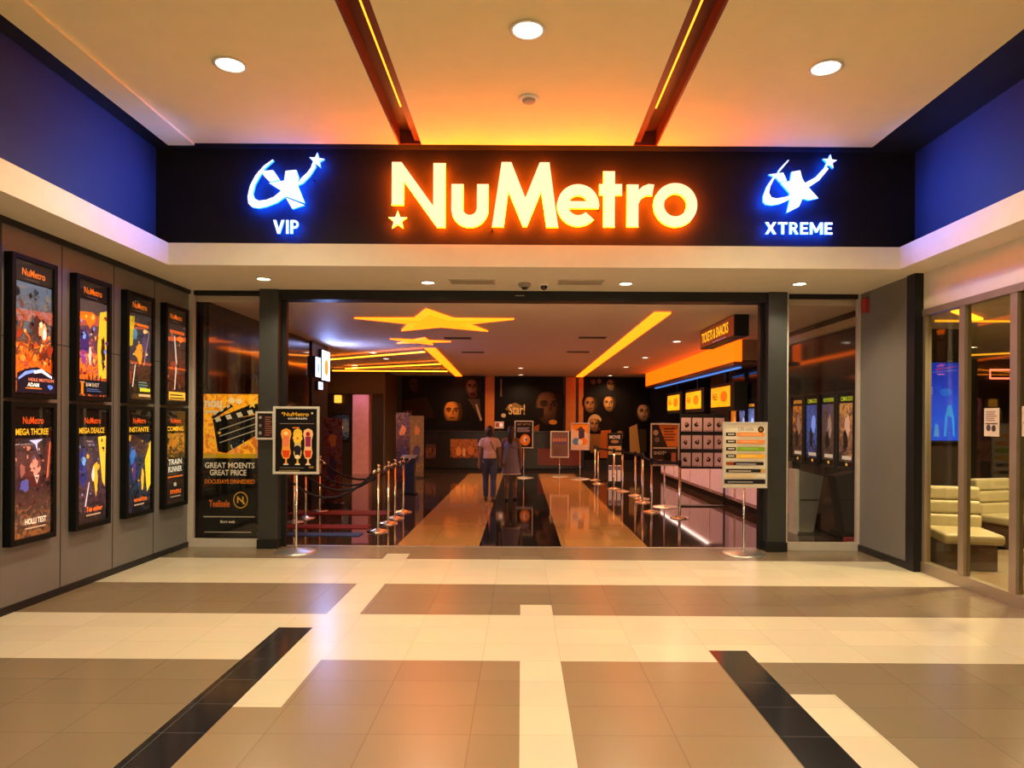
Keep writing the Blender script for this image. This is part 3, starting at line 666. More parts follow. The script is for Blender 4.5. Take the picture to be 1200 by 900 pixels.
def art_prices(a):
    a.T('Lillla uaslia', .34, .885, .70, .945, ink(150, 140, 130), 0); a.E(.88, .905, .075, .05, ink(22, 20, 20)); a.E(.88, .905, .04, .028, ink(150, 110, 50))
    for k, (c, v) in enumerate((((240, 150, 75), .80), ((240, 145, 75), .685), ((135, 170, 40), .57), ((240, 180, 55), .455))):
        a.R(.04, v, .28, v + .055, ink(44, 34, 30)); a.lines(.09, v + .02, .24, v + .045, 1, ink(225, 210, 190), .7, 0)
        a.R(.30, v - .005, .97, v + .058, ink(*c)); a.lines(.4, v + .02, .9, v + .045, 1, ink(min(255, c[0] + 20), min(255, c[1] + 40), c[2] + 60), .6)
        a.lines(.32, v - .035, .95, v - .018, 1, ink(210, 190, 160), .4)
    a.R(.04, .34, .94, .39, ink(34, 22, 28)); a.R(.04, .34, .22, .39, ink(150, 60, 20)); a.lines(.28, .35, .8, .38, 1, ink(190, 180, 190), .5)
    a.R(.04, .225, .97, .28, ink(36, 34, 32)); a.R(.87, .225, .97, .28, ink(210, 160, 70)); a.lines(.1, .24, .75, .265, 1, ink(210, 190, 170), .6)
    a.lines(.04, .15, .9, .2, 2, ink(220, 175, 90), .5); a.R(0, .045, .98, .115, ink(28, 26, 30)); a.lines(.08, .065, .85, .095, 1, ink(150, 145, 150), .6)
stand(2.81, 8.6, wz(570, 8.6), wz(493, 8.6), .56, 'silver poster stand with coloured price bars, beside right entrance post', (ink(228, 216, 196), art_prices), .27, b=.02)
def art_yellow(a):
    a.T('GET UP TO', .1, .86, .9, .94, ink(220, 190, 150)); a.lines(.1, .6, .9, .8, 4, ink(150, 140, 150), .6, .2); a.E(.58, .29, .3, .22, ink(235, 140, 25)); a.E(.58, .31, .12, .12, ink(235, 220, 225)); a.E(.64, .3, .05, .06, ink(120, 60, 30))
GS = 'poster stands around the entrance'
stand(wx(614, 20), 20, .87, 1.675, .55, 'slim stand with black poster and yellow disc on lobby centre line', (ink(26, 20, 22), art_yellow), .3)
def art_team(a):
    for k in range(5): a.E(.15 + .17 * k, .68, .07, .08, ink(170, 110, 90)); a.R(.1 + .17 * k, .52, .22 + .17 * k, .6, ink(90, 70, 110))
    a.lines(.1, .1, .6, .45, 6, ink(120, 90, 80))
stand(wx(656, 20.6), 20.6, .57, 1.37, .56, 'low stand with dim pinkish group poster in the lobby', (ink(110, 80, 75), art_team), .3)
def art_cup(a):
    a.P([(0, 1), (1, 1), (1, .6), (.6, .75), (.3, .7), (0, .8)], ink(240, 150, 30)); a.R(.4, .4, .75, .75, ink(70, 60, 90)); a.P([(.25, .75), (.55, .9), (.8, .72)], ink(90, 70, 80))
    a.E(.25, .3, .2, .14, ink(90, 140, 190)); a.E(.7, .3, .22, .14, ink(240, 140, 40)); a.E(.5, .28, .14, .12, ink(235, 225, 210)); a.R(0, 0, 1, .13, ink(225, 190, 160))
stand(wx(680, 19.7), 19.7, wz(527, 19.7), wz(495, 19.7), .54, 'stand with bright orange and blue poster deep in the lobby', (ink(235, 200, 160), art_cup), .3)
def art_menu(a):
    a.P([(.25, 1), (1, 1), (1, .45), (.6, .45)], ink(225, 125, 50)); a.lines(.45, .6, .95, .95, 5, ink(120, 60, 30), .5)
    a.E(.15, .8, .1, .07, ink(170, 140, 120)); a.E(.2, .62, .1, .07, ink(120, 90, 80)); a.lines(.05, .4, .95, .44, 1, ink(220, 190, 170), .8, 0); a.T('SHOTS', .08, .25, .55, .33, ink(210, 190, 180)); a.E(.6, .2, .14, .1, ink(30, 24, 26)); a.R(.75, .05, .92, .3, ink(190, 110, 70)); a.R(.08, .04, .4, .12, ink(190, 140, 110))
stand(wx(779, 13.3), 13.3, wz(545, 13.3), wz(495, 13.3), .565, 'stand with orange and black snack poster before the twelve-picture board', (ink(60, 42, 36), art_menu), .27, frame=mat('pinkish_silver_frame', (.6, .47, .42), .4, .2))

# wall and shopfront on the right
w = MB(); w.box(4.4, 4.5, 7.64, 9.0, 0, 3.34, grey_panel); struct(w, 'wall_right')
w = MB(); w.box(4.375, 4.4, 7.70, 8.86, 0, .08, black_metal); struct(w, 'baseboard_right')
w = MB(); w.box(4.372, 4.505, 7.60, 7.76, 0, 3.33, black_metal); struct(w, 'trim_right_corner')
w = MB(); w.box(4.47, 4.53, -6, 7.60, 2.92, 3.34, cream_plaster); struct(w, 'wall_right_header')
t = empty('fire_alarm', 'small red fire alarm sounder high on right grey wall', 'fire alarm', (4.4, 8.7, wz(364, 8.7)), -PI / 2)
MB().box(-.05, .05, -.06, 0, 0, .17, mat('alarm_red', (.35, .02, .015), .35)).build('body', t, bevel=.008)
MB().lathe([(.035, 0), (.03, .02), (.001, .022)], mat('alarm_dark_red', (.12, .01, .01), .4), c=(0, -.03, .17)).build('sounder', t)

# shopfront of the lounge: one window structure per bay
xs = 4.5; edges = [7.60, 6.93, 6.20, 5.55, 4.85]
for i in range(4):
    y1, y0 = edges[i], edges[i + 1]; b = MB(); fw = .045
    b.box(xs - .035, xs + .035, y0, y0 + fw, .12, 2.85, bronze_frame); b.box(xs - .035, xs + .035, y1 - fw, y1, .12, 2.85, bronze_frame)
    b.box(xs - .045, xs + .045, y0, y1, 0, .12, bronze_frame); b.box(xs - .045, xs + .045, y0, y1, 2.85, 2.92, bronze_frame)
    o = struct(b, 'window_%d' % (3 + i))
    MB().box(xs - .005, xs + .005, y0 + fw, y1 - fw, .12, 2.85, lounge_glass).build('pane', o)
lo_wall = mat('lounge_brown_wall', (.20, .145, .085), .6); lo_dark = mat('lounge_dark_wall', (.03, .02, .015), .35)
lo_floor = mat('lounge_floor_boards', (.26, .19, .12), .3, scale=3); lo_ceil = mat('lounge_ceiling_paint', (.62, .52, .34), .7)
b = MB(); b.box(4.56, 12, 2, 14.2, -.1, 0, lo_floor); struct(b, 'floor_lounge')
b = MB(); b.box(4.52, 12, 2, 14.2, 2.99, 3.1, lo_ceil); struct(b, 'ceiling_lounge')
b = MB(); b.box(4.72, 12, 14.0, 14.2, 0, 3, lo_dark); struct(b, 'wall_lounge_back')
b = MB(); b.box(12, 12.2, 2, 14.2, 0, 3, lo_wall); struct(b, 'wall_lounge_right')
b = MB(); b.box(4.72, 12, 1.9, 2, 0, 3, lo_wall); struct(b, 'wall_lounge_front')
b = MB(); b.box(4.72, 4.92, 9.0, 14.0, 0, 3, lo_wall); b.box(4.5, 4.72, 9.0, 9.04, 0, 3, lo_wall); struct(b, 'wall_lounge_left')
b = MB(); b.box(4.5, 4.72, -6, 4.85, 0, 2.92, lo_wall); struct(b, 'wall_right_near')

# glowing blue screen on its pillar
b = MB(); b.box(5.62, 6.22, 9.62, 10.0, 0, 2.99, lo_dark); struct(b, 'pillar_lounge')
t = empty('wall_screen', 'bright blue portrait screen inside the right shopfront', 'screen', (5.92, 9.6, 1.39))
MB().box(-.235, .235, -.04, .02, 0, 1.15, black_metal).build('bezel', t, bevel=.005)
blue_scr = artshader('blue_aquarium_screen', [(12, 60, 215), (14, 70, 230), (10, 60, 225), (8, 50, 215), (16, 60, 200)], 1.1, 4, 2, .9, emit=1.0, amt=.5)
a = Art(.43, 1.09, blue_scr, .03); a.P([(.48, .05), (.52, .3), (.6, .45), (.72, .46), (.82, .3), (.84, .05), (.78, .06), (.74, .3), (.6, .32), (.56, .06)], ink(40, 130, 235, 1)); a.P([(.15, .05), (.2, .22), (.3, .2), (.33, .05)], ink(60, 130, 225, .8)); a.E(.55, .62, .2, .05, ink(30, 100, 235, 1)); a.lines(.08, .6, .12, .7, 3, ink(160, 190, 240, .8)); a.P([(.2, .92), (.9, .96), (.9, .95), (.2, .9)], ink(150, 60, 160, .9)); a.P([(.1, .88), (.9, .91), (.9, .9), (.1, .87)], ink(120, 110, 220, .9))
a.build('display', t, loc=(0, -.045, 0))

# lounge seats
cream_leather = mat('cream_leather', (.50, .43, .25), .45, var=.06, bump=.1, scale=40); dark_base = mat('seat_base_brown', (.10, .065, .04), .5)
def seat(name, loc, rz, label, w, arms):
    t = empty(name, label, 'armchair', loc, rz, 'cream leather seats in the lounge')
    for k in range(3):
        b = MB(); y = .30 + .03 * k; z = .40 + .165 * k
        b.box(-w / 2, w / 2, y, y + .15, z, z + .16, cream_leather); b.build('back_cushion', t, bevel=.035, seg=3)
    MB().box(-w / 2, w / 2, -.35, .34, .30, .42, cream_leather).build('seat', t, bevel=.04, seg=3)
    MB().box(-w / 2 + .04, w / 2 - .04, -.24, .3, 0.001, .30, dark_base).build('base', t, bevel=.01)
    if arms: MB().box(w / 2 - .01, w / 2 + .09, -.30, .4, .30, .60, cream_leather).build('armrest', t, bevel=.03, seg=3)
    return t
seat('lounge_chair', (5.15, 7.95, 0), -.25, 'cream leather lounge chair with three back rolls behind glass', .62, False)
seat('lounge_chair', (5.30, 6.60, 0), -1.3, 'cream leather lounge chair nearest the right photo edge', .6, True)
seat('lounge_chair', (6.75, 9.2, 0), .3, 'cream leather lounge chair at back beyond the blue screen', .7, True)
# notices on the shopfront
for (yy, lab) in ((6.52, 'white printed notice on the middle shopfront pane'), (6.02, 'white printed notice on the shopfront pane at right photo edge')):
    a = Art(.21, .27, ink(215, 205, 190), wz(508, yy), .001); a.lines(.12, .55, .85, .92, 5, ink(120, 110, 110)); a.E(.3, .3, .15, .12, ink(80, 80, 90)); a.E(.65, .28, .14, .12, ink(70, 60, 60)); a.R(.1, .43, .9, .47, ink(90, 80, 80))
    tag(a.build('window_notice', loc=(xs - .009, yy, 0), rz=-PI / 2), lab, 'notice', 'paper notices on the shopfront glass')
led_orange = mat('orange_led', (1, .4, .05), .5, var=0, emit=(1, .24, .008), strength=8)
led_yellow = mat('yellow_led', (1, .6, .1), .5, var=0, emit=(1, .42, .015), strength=1.6)
def strip(p, q, r, m, label, group, cat='light strip', name='light_strip', rail=1.25):
    P, Q = Vector(p), Vector(q); d = (Q - P).normalized(); n = Vector((-d.y, d.x, 0)) * r
    b = MB(); z0, z1 = P.z - .03, P.z
    pts = [P + n, Q + n, Q - n, P - n]
    b.prism_axis([(v.x, v.y) for v in pts], z0, z1 - .008, 'z', m)
    t = empty(name, label, cat, (0, 0, 0), 0, group); b.build('diffuser', t)
    c = MB(); n2 = n * rail; pts = [P + n2, Q + n2, Q - n2, P - n2]
    c.prism_axis([(v.x, v.y) for v in pts], z1 - .008, z1, 'z', alu); c.build('mounting_rail', t)
GL = 'light strips on the lounge ceiling'
strip((5.05, 7.95, 2.99), (5.75, 8.6, 2.99), .05, led_orange, 'short orange light strip on lounge ceiling nearest the corner', GL)
strip((5.3, 8.75, 2.99), (7.6, 8.75, 2.99), .018, led_yellow, 'long yellow light strip across the lounge ceiling', GL)
strip((8.4, 13.2, 2.99), (9.6, 12.2, 2.99), .06, led_yellow, 'far yellow light strip at back of lounge ceiling', GL)
neon = mat('pink_neon', (1, .3, .2), .5, var=0, emit=(1, .22, .14), strength=2.5)
b = MB(); y = 13.95; X0, X1, A, B = wx(1160, y), wx(1215, y), wz(440, y), wz(430, y)
b.tube([(X0, y, A), (X0, y, B), (X1, y, B), (X1, y, A), (X0, y, A)], .018, neon, seg=8)
tag(b.build('neon_sign'), 'pink neon outline rectangle on the dark lounge back wall', 'neon sign')
for x, y in ((5.3, 7.2), (6.8, 8.0), (7.8, 11.8)):
    t = make_downlight(.06, 'small downlight in lounge ceiling ' + {5.3: 'above the cream chair', 6.8: 'beyond the blue screen', 7.8: 'near the dark back wall'}[x], 'downlights in the lounge', (x, y, 2.99)); lamp((x, y, 2.96), 480, 150, size=.05)

# ------------------------------------------------------------------ lobby shell
lob_ceil = mat('lobby_ceiling_paint', (.74, .58, .46), .6, var=.02)
brown_wall = mat('lobby_brown_wall', (.12, .088, .066), .5); mid_wall = mat('lobby_olive_wall', (.10, .075, .045), .5)
c = MB(); c.box(-8.5, 8.5, 9.05, 24, 3.21, 3.4, lob_ceil); struct(c, 'ceiling_lobby')
w = MB(); w.box(-4.4, 8.5, 23.5, 23.7, 0, 3.21, black_paint); struct(w, 'wall_lobby_back')
w = MB(); w.box(-8.5, -4.3, 21.5, 21.7, 0, 3.21, brown_wall); w.box(-4.5, -4.3, 21.7, 23.5, 0, 3.21, mid_wall); struct(w, 'wall_lobby_left_back')
w = MB(); w.box(-8.6, -8.4, 13.4, 21.5, 0, 3.21, brown_wall); w.box(-8.6, -4.4, 13.3, 13.42, 0, 3.21, brown_wall); struct(w, 'wall_lobby_left_far')
w = MB(); w.box(-4.4, -4.15, 9.05, 13.4, 0, 3.21, dark_gloss); struct(w, 'wall_lobby_left')
w = MB(); w.box(-4.5, -4.12, 13.42, 14.5, 0, 3.21, black_metal); struct(w, 'pillar_lobby_left')
w = MB(); w.box(4.6, 4.72, 9.05, 14.9, 0, 3.21, dark_gloss); struct(w, 'wall_lobby_right')
grey_bl = mat('counter_back_wall', (.28, .25, .2), .5)
w = MB(); w.box(4.73, 6.6, 14.9, 15.0, 0, 3.21, dark_gloss); w.box(6.5, 6.6, 15.0, 23.5, 0, 3.21, grey_bl); struct(w, 'wall_counter_back')

# stars and light lines in the lobby ceiling
star_lit = mat('amber_star_light', (1, .5, .05), .5, var=0, emit=(1, .095, .001), strength=5)
star_edge = mat('yellow_star_light', (1, .6, .1), .5, var=0, emit=(1, .12, .002), strength=4.5)
def star_light(cx, cy, R, rot, label, inner=.75):
    t = empty('star_ceiling_light', label, 'ceiling light', (cx, cy, 3.21), 0, 'star shaped lights in the lobby ceiling')
    def pts(k): return [((R if i % 2 == 0 else R * .40) * k * math.sin(PI * i / 5 + rot), -(R if i % 2 == 0 else R * .40) * k * math.cos(PI * i / 5 + rot)) for i in range(10)]
    MB().prism_axis(pts(1), -.02, 0, 'z', star_edge).build('rim', t)
    MB().prism_axis(pts(inner), -.024, -.02, 'z', star_lit).build('diffuser', t)
star_light(-1.33, 10.72, 1.27, 0, 'large amber star light in the lobby ceiling near entrance', .72)
star_light(-2.0, 13.3, .62, PI / 2, 'small amber star light in the lobby ceiling farther back', .6)
GLB = 'light lines in the lobby ceiling'
strip((1.98, 9.6, 3.21), (1.98, 23.3, 3.21), .115, star_edge, 'long amber light line in lobby ceiling right of centre', GLB)
strip((-1.95, 14.5, 3.21), (-2.15, 23.3, 3.21), .115, star_edge, 'long amber light line in lobby ceiling left of centre', GLB)
strip((-2.08, 14.55, 3.14), (-4.9, 16.7, 3.14), .03, led_orange, 'nearest thin slanting light line over the left lobby', GLB, rail=.3)
strip((-2.1, 17.6, 3.14), (-5.0, 19.4, 3.14), .03, led_orange, 'middle thin slanting light line over the left lobby', GLB, rail=.3)
strip((-2.2, 20.2, 3.14), (-5.6, 20.2, 3.14), .03, led_orange, 'farthest thin light line over the left lobby', GLB, rail=.3)
# small lobby downlights
GD = 'small downlights in the lobby ceiling'
l0 = make_downlight(.075, 'small lobby downlight nearest, above the right queue', GD, (2.97, 13.1, 3.21))
rest = [(2.97, 16.4, 'small lobby downlight second nearest above the right queue'), (2.93, 19.2, 'small lobby downlight third nearest above the right queue'),
        (2.96, 22.8, 'small lobby downlight before the right end mural'), (-.03, 19.8, 'small lobby downlight on the centre line, nearer one'),
        (-.03, 22.7, 'small lobby downlight on the centre line by back wall'), (-3.4, 17.1, 'small left lobby downlight, second from entrance'),
        (-4.7, 17.1, 'small left lobby downlight near the far side'), (-3.4, 15.6, 'small left lobby downlight nearest the entrance'),
        (-4.7, 19.2, 'small left lobby downlight farthest from entrance'), (-2.2, 22.6, 'small lobby downlight before the left end mural')]
for x, y, lab in rest: dup(l0, (x, y, 3.21), lab)
for x, y in [(2.97, 13.1)] + [(r[0], r[1]) for r in rest]: lamp((x, y, 3.18), 320 if y < 22 else 150, 150, col=(1, .58, .27), size=.05)
vd = mat('vent_dark_bronze', (.10, .07, .05), .5)
lv = make_vent(.5, .22, 'dark slot vent in lobby ceiling nearest, right of centre', 'slot vents in the lobby ceiling', (1.3, 12.6, 3.21), vd)
for x, y, lab in ((1.25, 15.2, 'dark slot vent in lobby ceiling farther, right of centre'), (-1.2, 12.8, 'dark slot vent in lobby ceiling nearest, left of centre'), (-1.1, 15.4, 'dark slot vent in lobby ceiling farther, left of centre')): dup(lv, (x, y, 3.21), lab)

# ------------------------------------------------------------------ back wall murals
def face(a, u, v, r, skin, dark=(30, 18, 12), hair=None, mouth=True, asp=1.0, tilt=0):
    """a portrait: hair, face oval, brows, eyes, nose and mouth"""
    ru, rv = r * asp, r * 1.35
    rv = rv * a.w / a.h
    ry = r * a.w / a.h
    if hair: a.E(u - tilt * ru, v + rv * .22, ru * 1.28, rv * 1.12, ink(*hair))
    mul = lambda k: tuple(min(255, int(c * k)) for c in skin)
    a.E(u, v, ru, rv, ink(*mul(.38)), 28)
    for q_ in range(7):                                         # the print's own soft modelling of the head
        f = .97 - .075 * q_; a.E(u - ru * .05 * q_, v + rv * .03 * q_, ru * f, rv * f, ink(*mul(.5 + .095 * q_)), 28)
    if hair: a.P([(u - ru * 1.05, v + rv * .35), (u - ru * .75, v + rv * .72), (u, v + rv * .80), (u + ru * .75, v + rv * .62), (u + ru * .98, v + rv * .1), (u + ru * 1.15, v + rv * .6), (u + ru * .6, v + rv * 1.15), (u - ru * .6, v + rv * 1.15), (u - ru * 1.1, v + rv * .8)], ink(*hair))
    for sx in (-1, 1):
        e = u + sx * ru * .40 + tilt * ru - ru * .08
        a.E(e, v + ry * .16, ru * .30, ry * .2, ink(*mul(.55))); a.E(e, v + ry * .12, ru * .19, ry * .07, ink(*mul(.95))); a.E(e, v + ry * .13, ru * .095, ry * .08, ink(*dark))
        a.P([(e - ru * .28, v + ry * .36), (e, v + ry * .46), (e + ru * .28, v + ry * .38), (e + ru * .26, v + ry * .30), (e, v + ry * .36), (e - ru * .26, v + ry * .28)], ink(*dark))
    n = u + tilt * ru - ru * .08
    a.P([(n + ru * .02, v + ry * .2), (n + ru * .12, v + ry * .16), (n + ru * .22, v - ry * .30), (n - ru * .04, v - ry * .36)], ink(*mul(.62))); a.E(n, v - ry * .3, ru * .13, ry * .08, ink(*mul(.85)))
    if mouth: a.E(n, v - ry * .64, ru * .30, ry * .11, ink(*mul(.6))); a.E(n, v - ry * .62, ru * .28, ry * .025, ink(*dark))
    a.P([(u + ru * .35, v + rv * .75), (u + ru * .85, v + rv * .5), (u + ru * 1.0, v), (u + ru * .8, v - rv * .6), (u + ru * .35, v - rv * .92), (u + ru * .55, v - rv * .4), (u + ru * .62, v + rv * .2)], ink(*mul(.3)))
YW = 23.47
def mural(x0, x1, z0, z1, label, fn):
    w = wx(x1, YW) - wx(x0, YW); a = Art(w, z1 - z0, ink(13, 10, 9), 0, .02)
    def U(px): return (px - x0) / (x1 - x0)
    def V(py): return (wz(py, YW) - z0) / (z1 - z0)
    fn(a, U, V)
    tag(a.build('wall_mural', loc=((wx(x0, YW) + wx(x1, YW)) / 2, YW, z0)), label, 'mural', 'portrait murals on the lobby back wall')
def mA(a, U, V):
    face(a, U(486), V(452), .075, (70, 40, 28), hair=(24, 16, 13)); a.P([(U(473), V(470)), (U(500), V(465)), (U(510), V(490)), (U(474), V(495))], ink(40, 24, 18))
    a.E(U(531), V(485), .16, .17, ink(20, 13, 10)); face(a, U(531), V(483), .115, (200, 130, 52), hair=(18, 12, 10))
    a.R(U(512), V(512), U(553), V(493.5), ink(20, 18, 22))
    face(a, U(554), V(454), .085, (112, 84, 66), hair=(30, 22, 18), mouth=False); a.E(U(554), V(463), .05, .035, ink(90, 30, 24)); a.E(U(554), V(463), .035, .022, ink(40, 14, 12))
    a.P([(U(548), V(468)), (U(562), V(468)), (U(564), V(495)), (U(556), V(480))], ink(70, 52, 42)); a.P([(U(557), V(474)), (U(559), V(474)), (U(565), V(492)), (U(563), V(494))], ink(170, 140, 110))
    for k, cc in enumerate(((90, 80, 110), (150, 110, 80), (120, 60, 40))): a.R(U(473 + 4 * k), V(538), U(475 + 4 * k), V(482), ink(*cc))
def mB(a, U, V):
    a.R(U(586), V(465), U(588), V(444), ink(110, 90, 75))
    a.P([(U(592), V(480)), (U(596), V(474)), (U(604), V(472)), (U(612), V(476)), (U(606), V(486)), (U(598), V(482))], ink(120, 90, 60)); a.T('Star!', U(596), V(486), U(615), V(474), ink(200, 165, 110)); a.E(U(590), V(487), .035, .025, ink(190, 165, 130))
    face(a, U(643), V(476), .20, (92, 62, 40), hair=(18, 13, 11), mouth=False, tilt=.12); a.R(U(628), V(489), U(637), V(478), ink(24, 18, 16)); a.E(U(648), V(494.5), .06, .03, ink(195, 130, 55))
    a.P([(U(626), V(500)), (U(632), V(497)), (U(631), V(516)), (U(626), V(520))], ink(140, 80, 36))
def mC(a, U, V):
    face(a, U(716), V(450), .07, (140, 100, 62), hair=(20, 14, 12)); a.E(U(695), V(447), .04, .03, ink(100, 74, 50)); a.E(U(702), V(446), .03, .03, ink(120, 90, 60))
    face(a, U(692), V(473), .10, (160, 112, 62), hair=(16, 11, 10)); face(a, U(714), V(472), .095, (165, 118, 66), hair=(14, 10, 9))
    face(a, U(697), V(497), .085, (170, 124, 70), hair=(196, 160, 110)); a.P([(U(690), V(508)), (U(704), V(508)), (U(708), V(530)), (U(692), V(530))], ink(150, 104, 56))
    a.E(U(711), V(498), .12, .09, ink(26, 17, 13)); a.P([(U(704), V(504)), (U(716), V(503)), (U(714), V(536)), (U(703), V(536))], ink(190, 100, 34)); face(a, U(727), V(509), .06, (160, 112, 60), hair=(20, 14, 12))
    face(a, U(754), V(482), .105, (190, 150, 105), hair=(22, 16, 13), tilt=.15); a.P([(U(737), V(500)), (U(746), V(496)), (U(750), V(530)), (U(738), V(530))], ink(190, 150, 80)); a.P([(U(748), V(502)), (U(757), V(502)), (U(757), V(529)), (U(750), V(528))], ink(60, 50, 36))
mural(471, 568, 0.35, 3.19, 'left dark portrait mural with golden woman\'s face', mA)
mural(580, 660, 0.35, 3.19, 'middle dark portrait mural with shadowed man\'s face', mB)
mural(684, 762, 0.35, 3.19, 'right dark portrait mural with a crowd of golden faces', mC)
or_pan = mat('orange_lacquer_panel', (.55, .17, .02), .5, var=.1)
for x0, x1, lab in ((568.5, 579, 'orange vertical wall panel between left and middle murals'), (663, 674.5, 'wide orange vertical wall panel right of the middle mural'), (678, 683.5, 'narrow orange vertical wall panel left of the right mural')):
    tag(MB().box(wx(x0, YW), wx(x1, YW), YW, 23.5, .3, 3.2, or_pan).build('wall_panel', bevel=.003), lab, 'wall panel', 'orange panels on the lobby back wall')
# low dark counter against the end wall with small posters
t = empty('host_counter', 'long low black counter before the lobby end murals', 'counter', (-.6, 23.0, 0))
MB().box(-2.7, 2.7, -.25, .3, .08, 1.28, mat('black_lacquer', (.018, .011, .01), .25)).build('body', t, bevel=.01)
MB().box(-2.75, 2.75, -.3, .32, 1.28, 1.33, mat('counter_top_dark', (.03, .02, .018), .2)).build('top', t, bevel=.006)
MB().box(-2.65, 2.65, -.2, .3, 0, .08, black_metal).build('plinth', t)
MB().box(1.15, 2.6, -.256, -.25, .2, .75, mat('red_glow_panel', (.16, .02, .012), .3)).build('front_panel', t, label='dark red panel, a painted red glow')  # red glow put into the colour of a panel
def small_poster(x0, x1, y0, y1, yy, label, base, deco):
    w = wx(x1, yy) - wx(x0, yy); a = Art(w, wz(y0, yy) - wz(y1, yy), base, 0, .01); deco(a)
    tag(a.build('small_poster', loc=((wx(x0, yy) + wx(x1, yy)) / 2, yy, wz(y1, yy))), label, 'poster', 'small posters at the lobby end')
mix = artshader('busy_promo_print', [(60, 24, 14), (220, 130, 50), (120, 50, 24), (235, 170, 90), (60, 26, 18), (200, 100, 40)], .6, 9, 4, .6, amt=1.6)
small_poster(528, 560, 515, 537, 22.73, 'wide orange and brown poster on the black end counter', mix, lambda a: (a.E(.3, .35, .1, .25, ink(235, 160, 90)), a.E(.75, .4, .12, .25, ink(215, 130, 70)), a.R(.45, .1, .55, .5, ink(240, 190, 120))))
small_poster(499, 511, 521, 538, 22.73, 'small dim square poster at left end of black counter', artshader('dim_face_print', [(60, 30, 20), (120, 70, 44), (70, 40, 30)], .4, 6, 7), lambda a: face(a, .5, .55, .25, (150, 90, 60)))
t = empty('counter_monitor', 'small pale monitor standing on the black end counter', 'monitor', (wx(585, 22.9), 22.9, 1.33))
MB().lathe([(.1, 0), (.1, .012), (.015, .02), (.015, .08), (.001, .08)], black_metal).build('base', t)
MB().box(-.17, .17, -.01, .02, .07, .33, black_metal).build('bezel', t)
a = Art(.31, .23, ink(190, 150, 120, .5), .085); a.R(.1, .2, .5, .8, ink(150, 70, 50, .4)); a.E(.7, .5, .18, .3, ink(235, 215, 190, .5)); a.build('display', t, loc=(0, -.012, 0))

# ------------------------------------------------------------------ left lobby
scr_w = mat('cool_white_screen', (.8, .9, 1), .4, var=0, emit=(.62, .72, 1.0), strength=2.2)
def tv(y0, y1, z0, z1, label, orange):
    t = empty('wall_screen', label, 'screen', (-4.12, (y0 + y1) / 2, z0), PI / 2, 'bright screens on the lobby pillar')
    w = y1 - y0; bz = MB().box(-w / 2, w / 2, -.05, 0, 0, z1 - z0, black_metal).build('bezel', t)
    a = Art(w - .03, z1 - z0 - .03, scr_w, .015); a.E(.55, .45, .25, .28, ink(235, 150, 50, 1.2) if orange else ink(150, 190, 245, 1.2)); a.build('display', bz, loc=(0, -.055, 0))
tv(13.46, 13.82, 2.50, 2.92, 'narrow bright bluish screen on black lobby pillar, nearer one', False)
tv(13.88, 14.48, 2.46, 3.10, 'tall bright screen with orange disc on black lobby pillar', True)
tv(13.66, 13.98, 2.26, 2.44, 'small bright sign below the pillar screens', False)
bl = bpy.data.lights.new('screen_glow', 'AREA'); bl.energy = 45; bl.color = (.25, .38, 1); bl.size = .5; bl.shape = 'SQUARE'
o = bpy.data.objects.new('screen_glow', bl); C.objects.link(o); o.location = (-3.98, 13.95, 2.75); o.rotation_euler = (0, -PI / 2 - .0, 0)
# doors; the pink doorway light is put into a pillar's paint
w = MB(); w.box(-5.22, -4.72, 21.1, 21.5, .0, 2.45, mat('pink_glow_paint', (.62, .30, .34), .5)); struct(w, 'pillar_pink_doorway')
w = MB(); w.box(-6.35, -5.25, 21.44, 21.5, 0, 2.5, lo_dark); o = struct(w, 'door_1')
w = MB(); w.box(-4.68, -4.35, 21.44, 21.5, 0, 2.5, lo_dark); o = struct(w, 'door_2')
t = empty('framed_television', 'dark framed television on the left lobby back wall', 'poster', (wx(400, 21.4), 21.4, 1.0))
snap(t, .56, .86, .04, black_metal, 0, .04, .03)
a = Art(.48, .78, artshader('dim_television_picture', [(20, 18, 20), (30, 34, 40), (80, 95, 105), (120, 90, 50), (60, 80, 100), (24, 24, 26)], .8, 7, 3, 1, emit=.3), .04); a.E(.5, .5, .12, .07, ink(235, 180, 90, .5)); a.build('poster_sheet', t)  # television picture with a faint glow
t = empty('wall_lamp', 'glowing amber cube lamp on left lobby back wall', 'lamp', (wx(396, 21.35), 21.42, 2.2))
MB().box(-.1, .1, -.16, 0, 0, .24, mat('amber_lamp_shade', (1, .5, .1), .5, var=0, emit=(1, .42, .04), strength=1.6)).build('lamp_shade', t, bevel=.02)
MB().box(-.05, .05, 0, .08, .06, .18, black_metal).build('wall_bracket', t)
lamp((-4.97, 20.5, 3.1), 40, 70, (1, .55, .85), .1).rotation_euler = (math.radians(22), 0, 0)  # added pink wash spot without a fitting, brightening the pillar
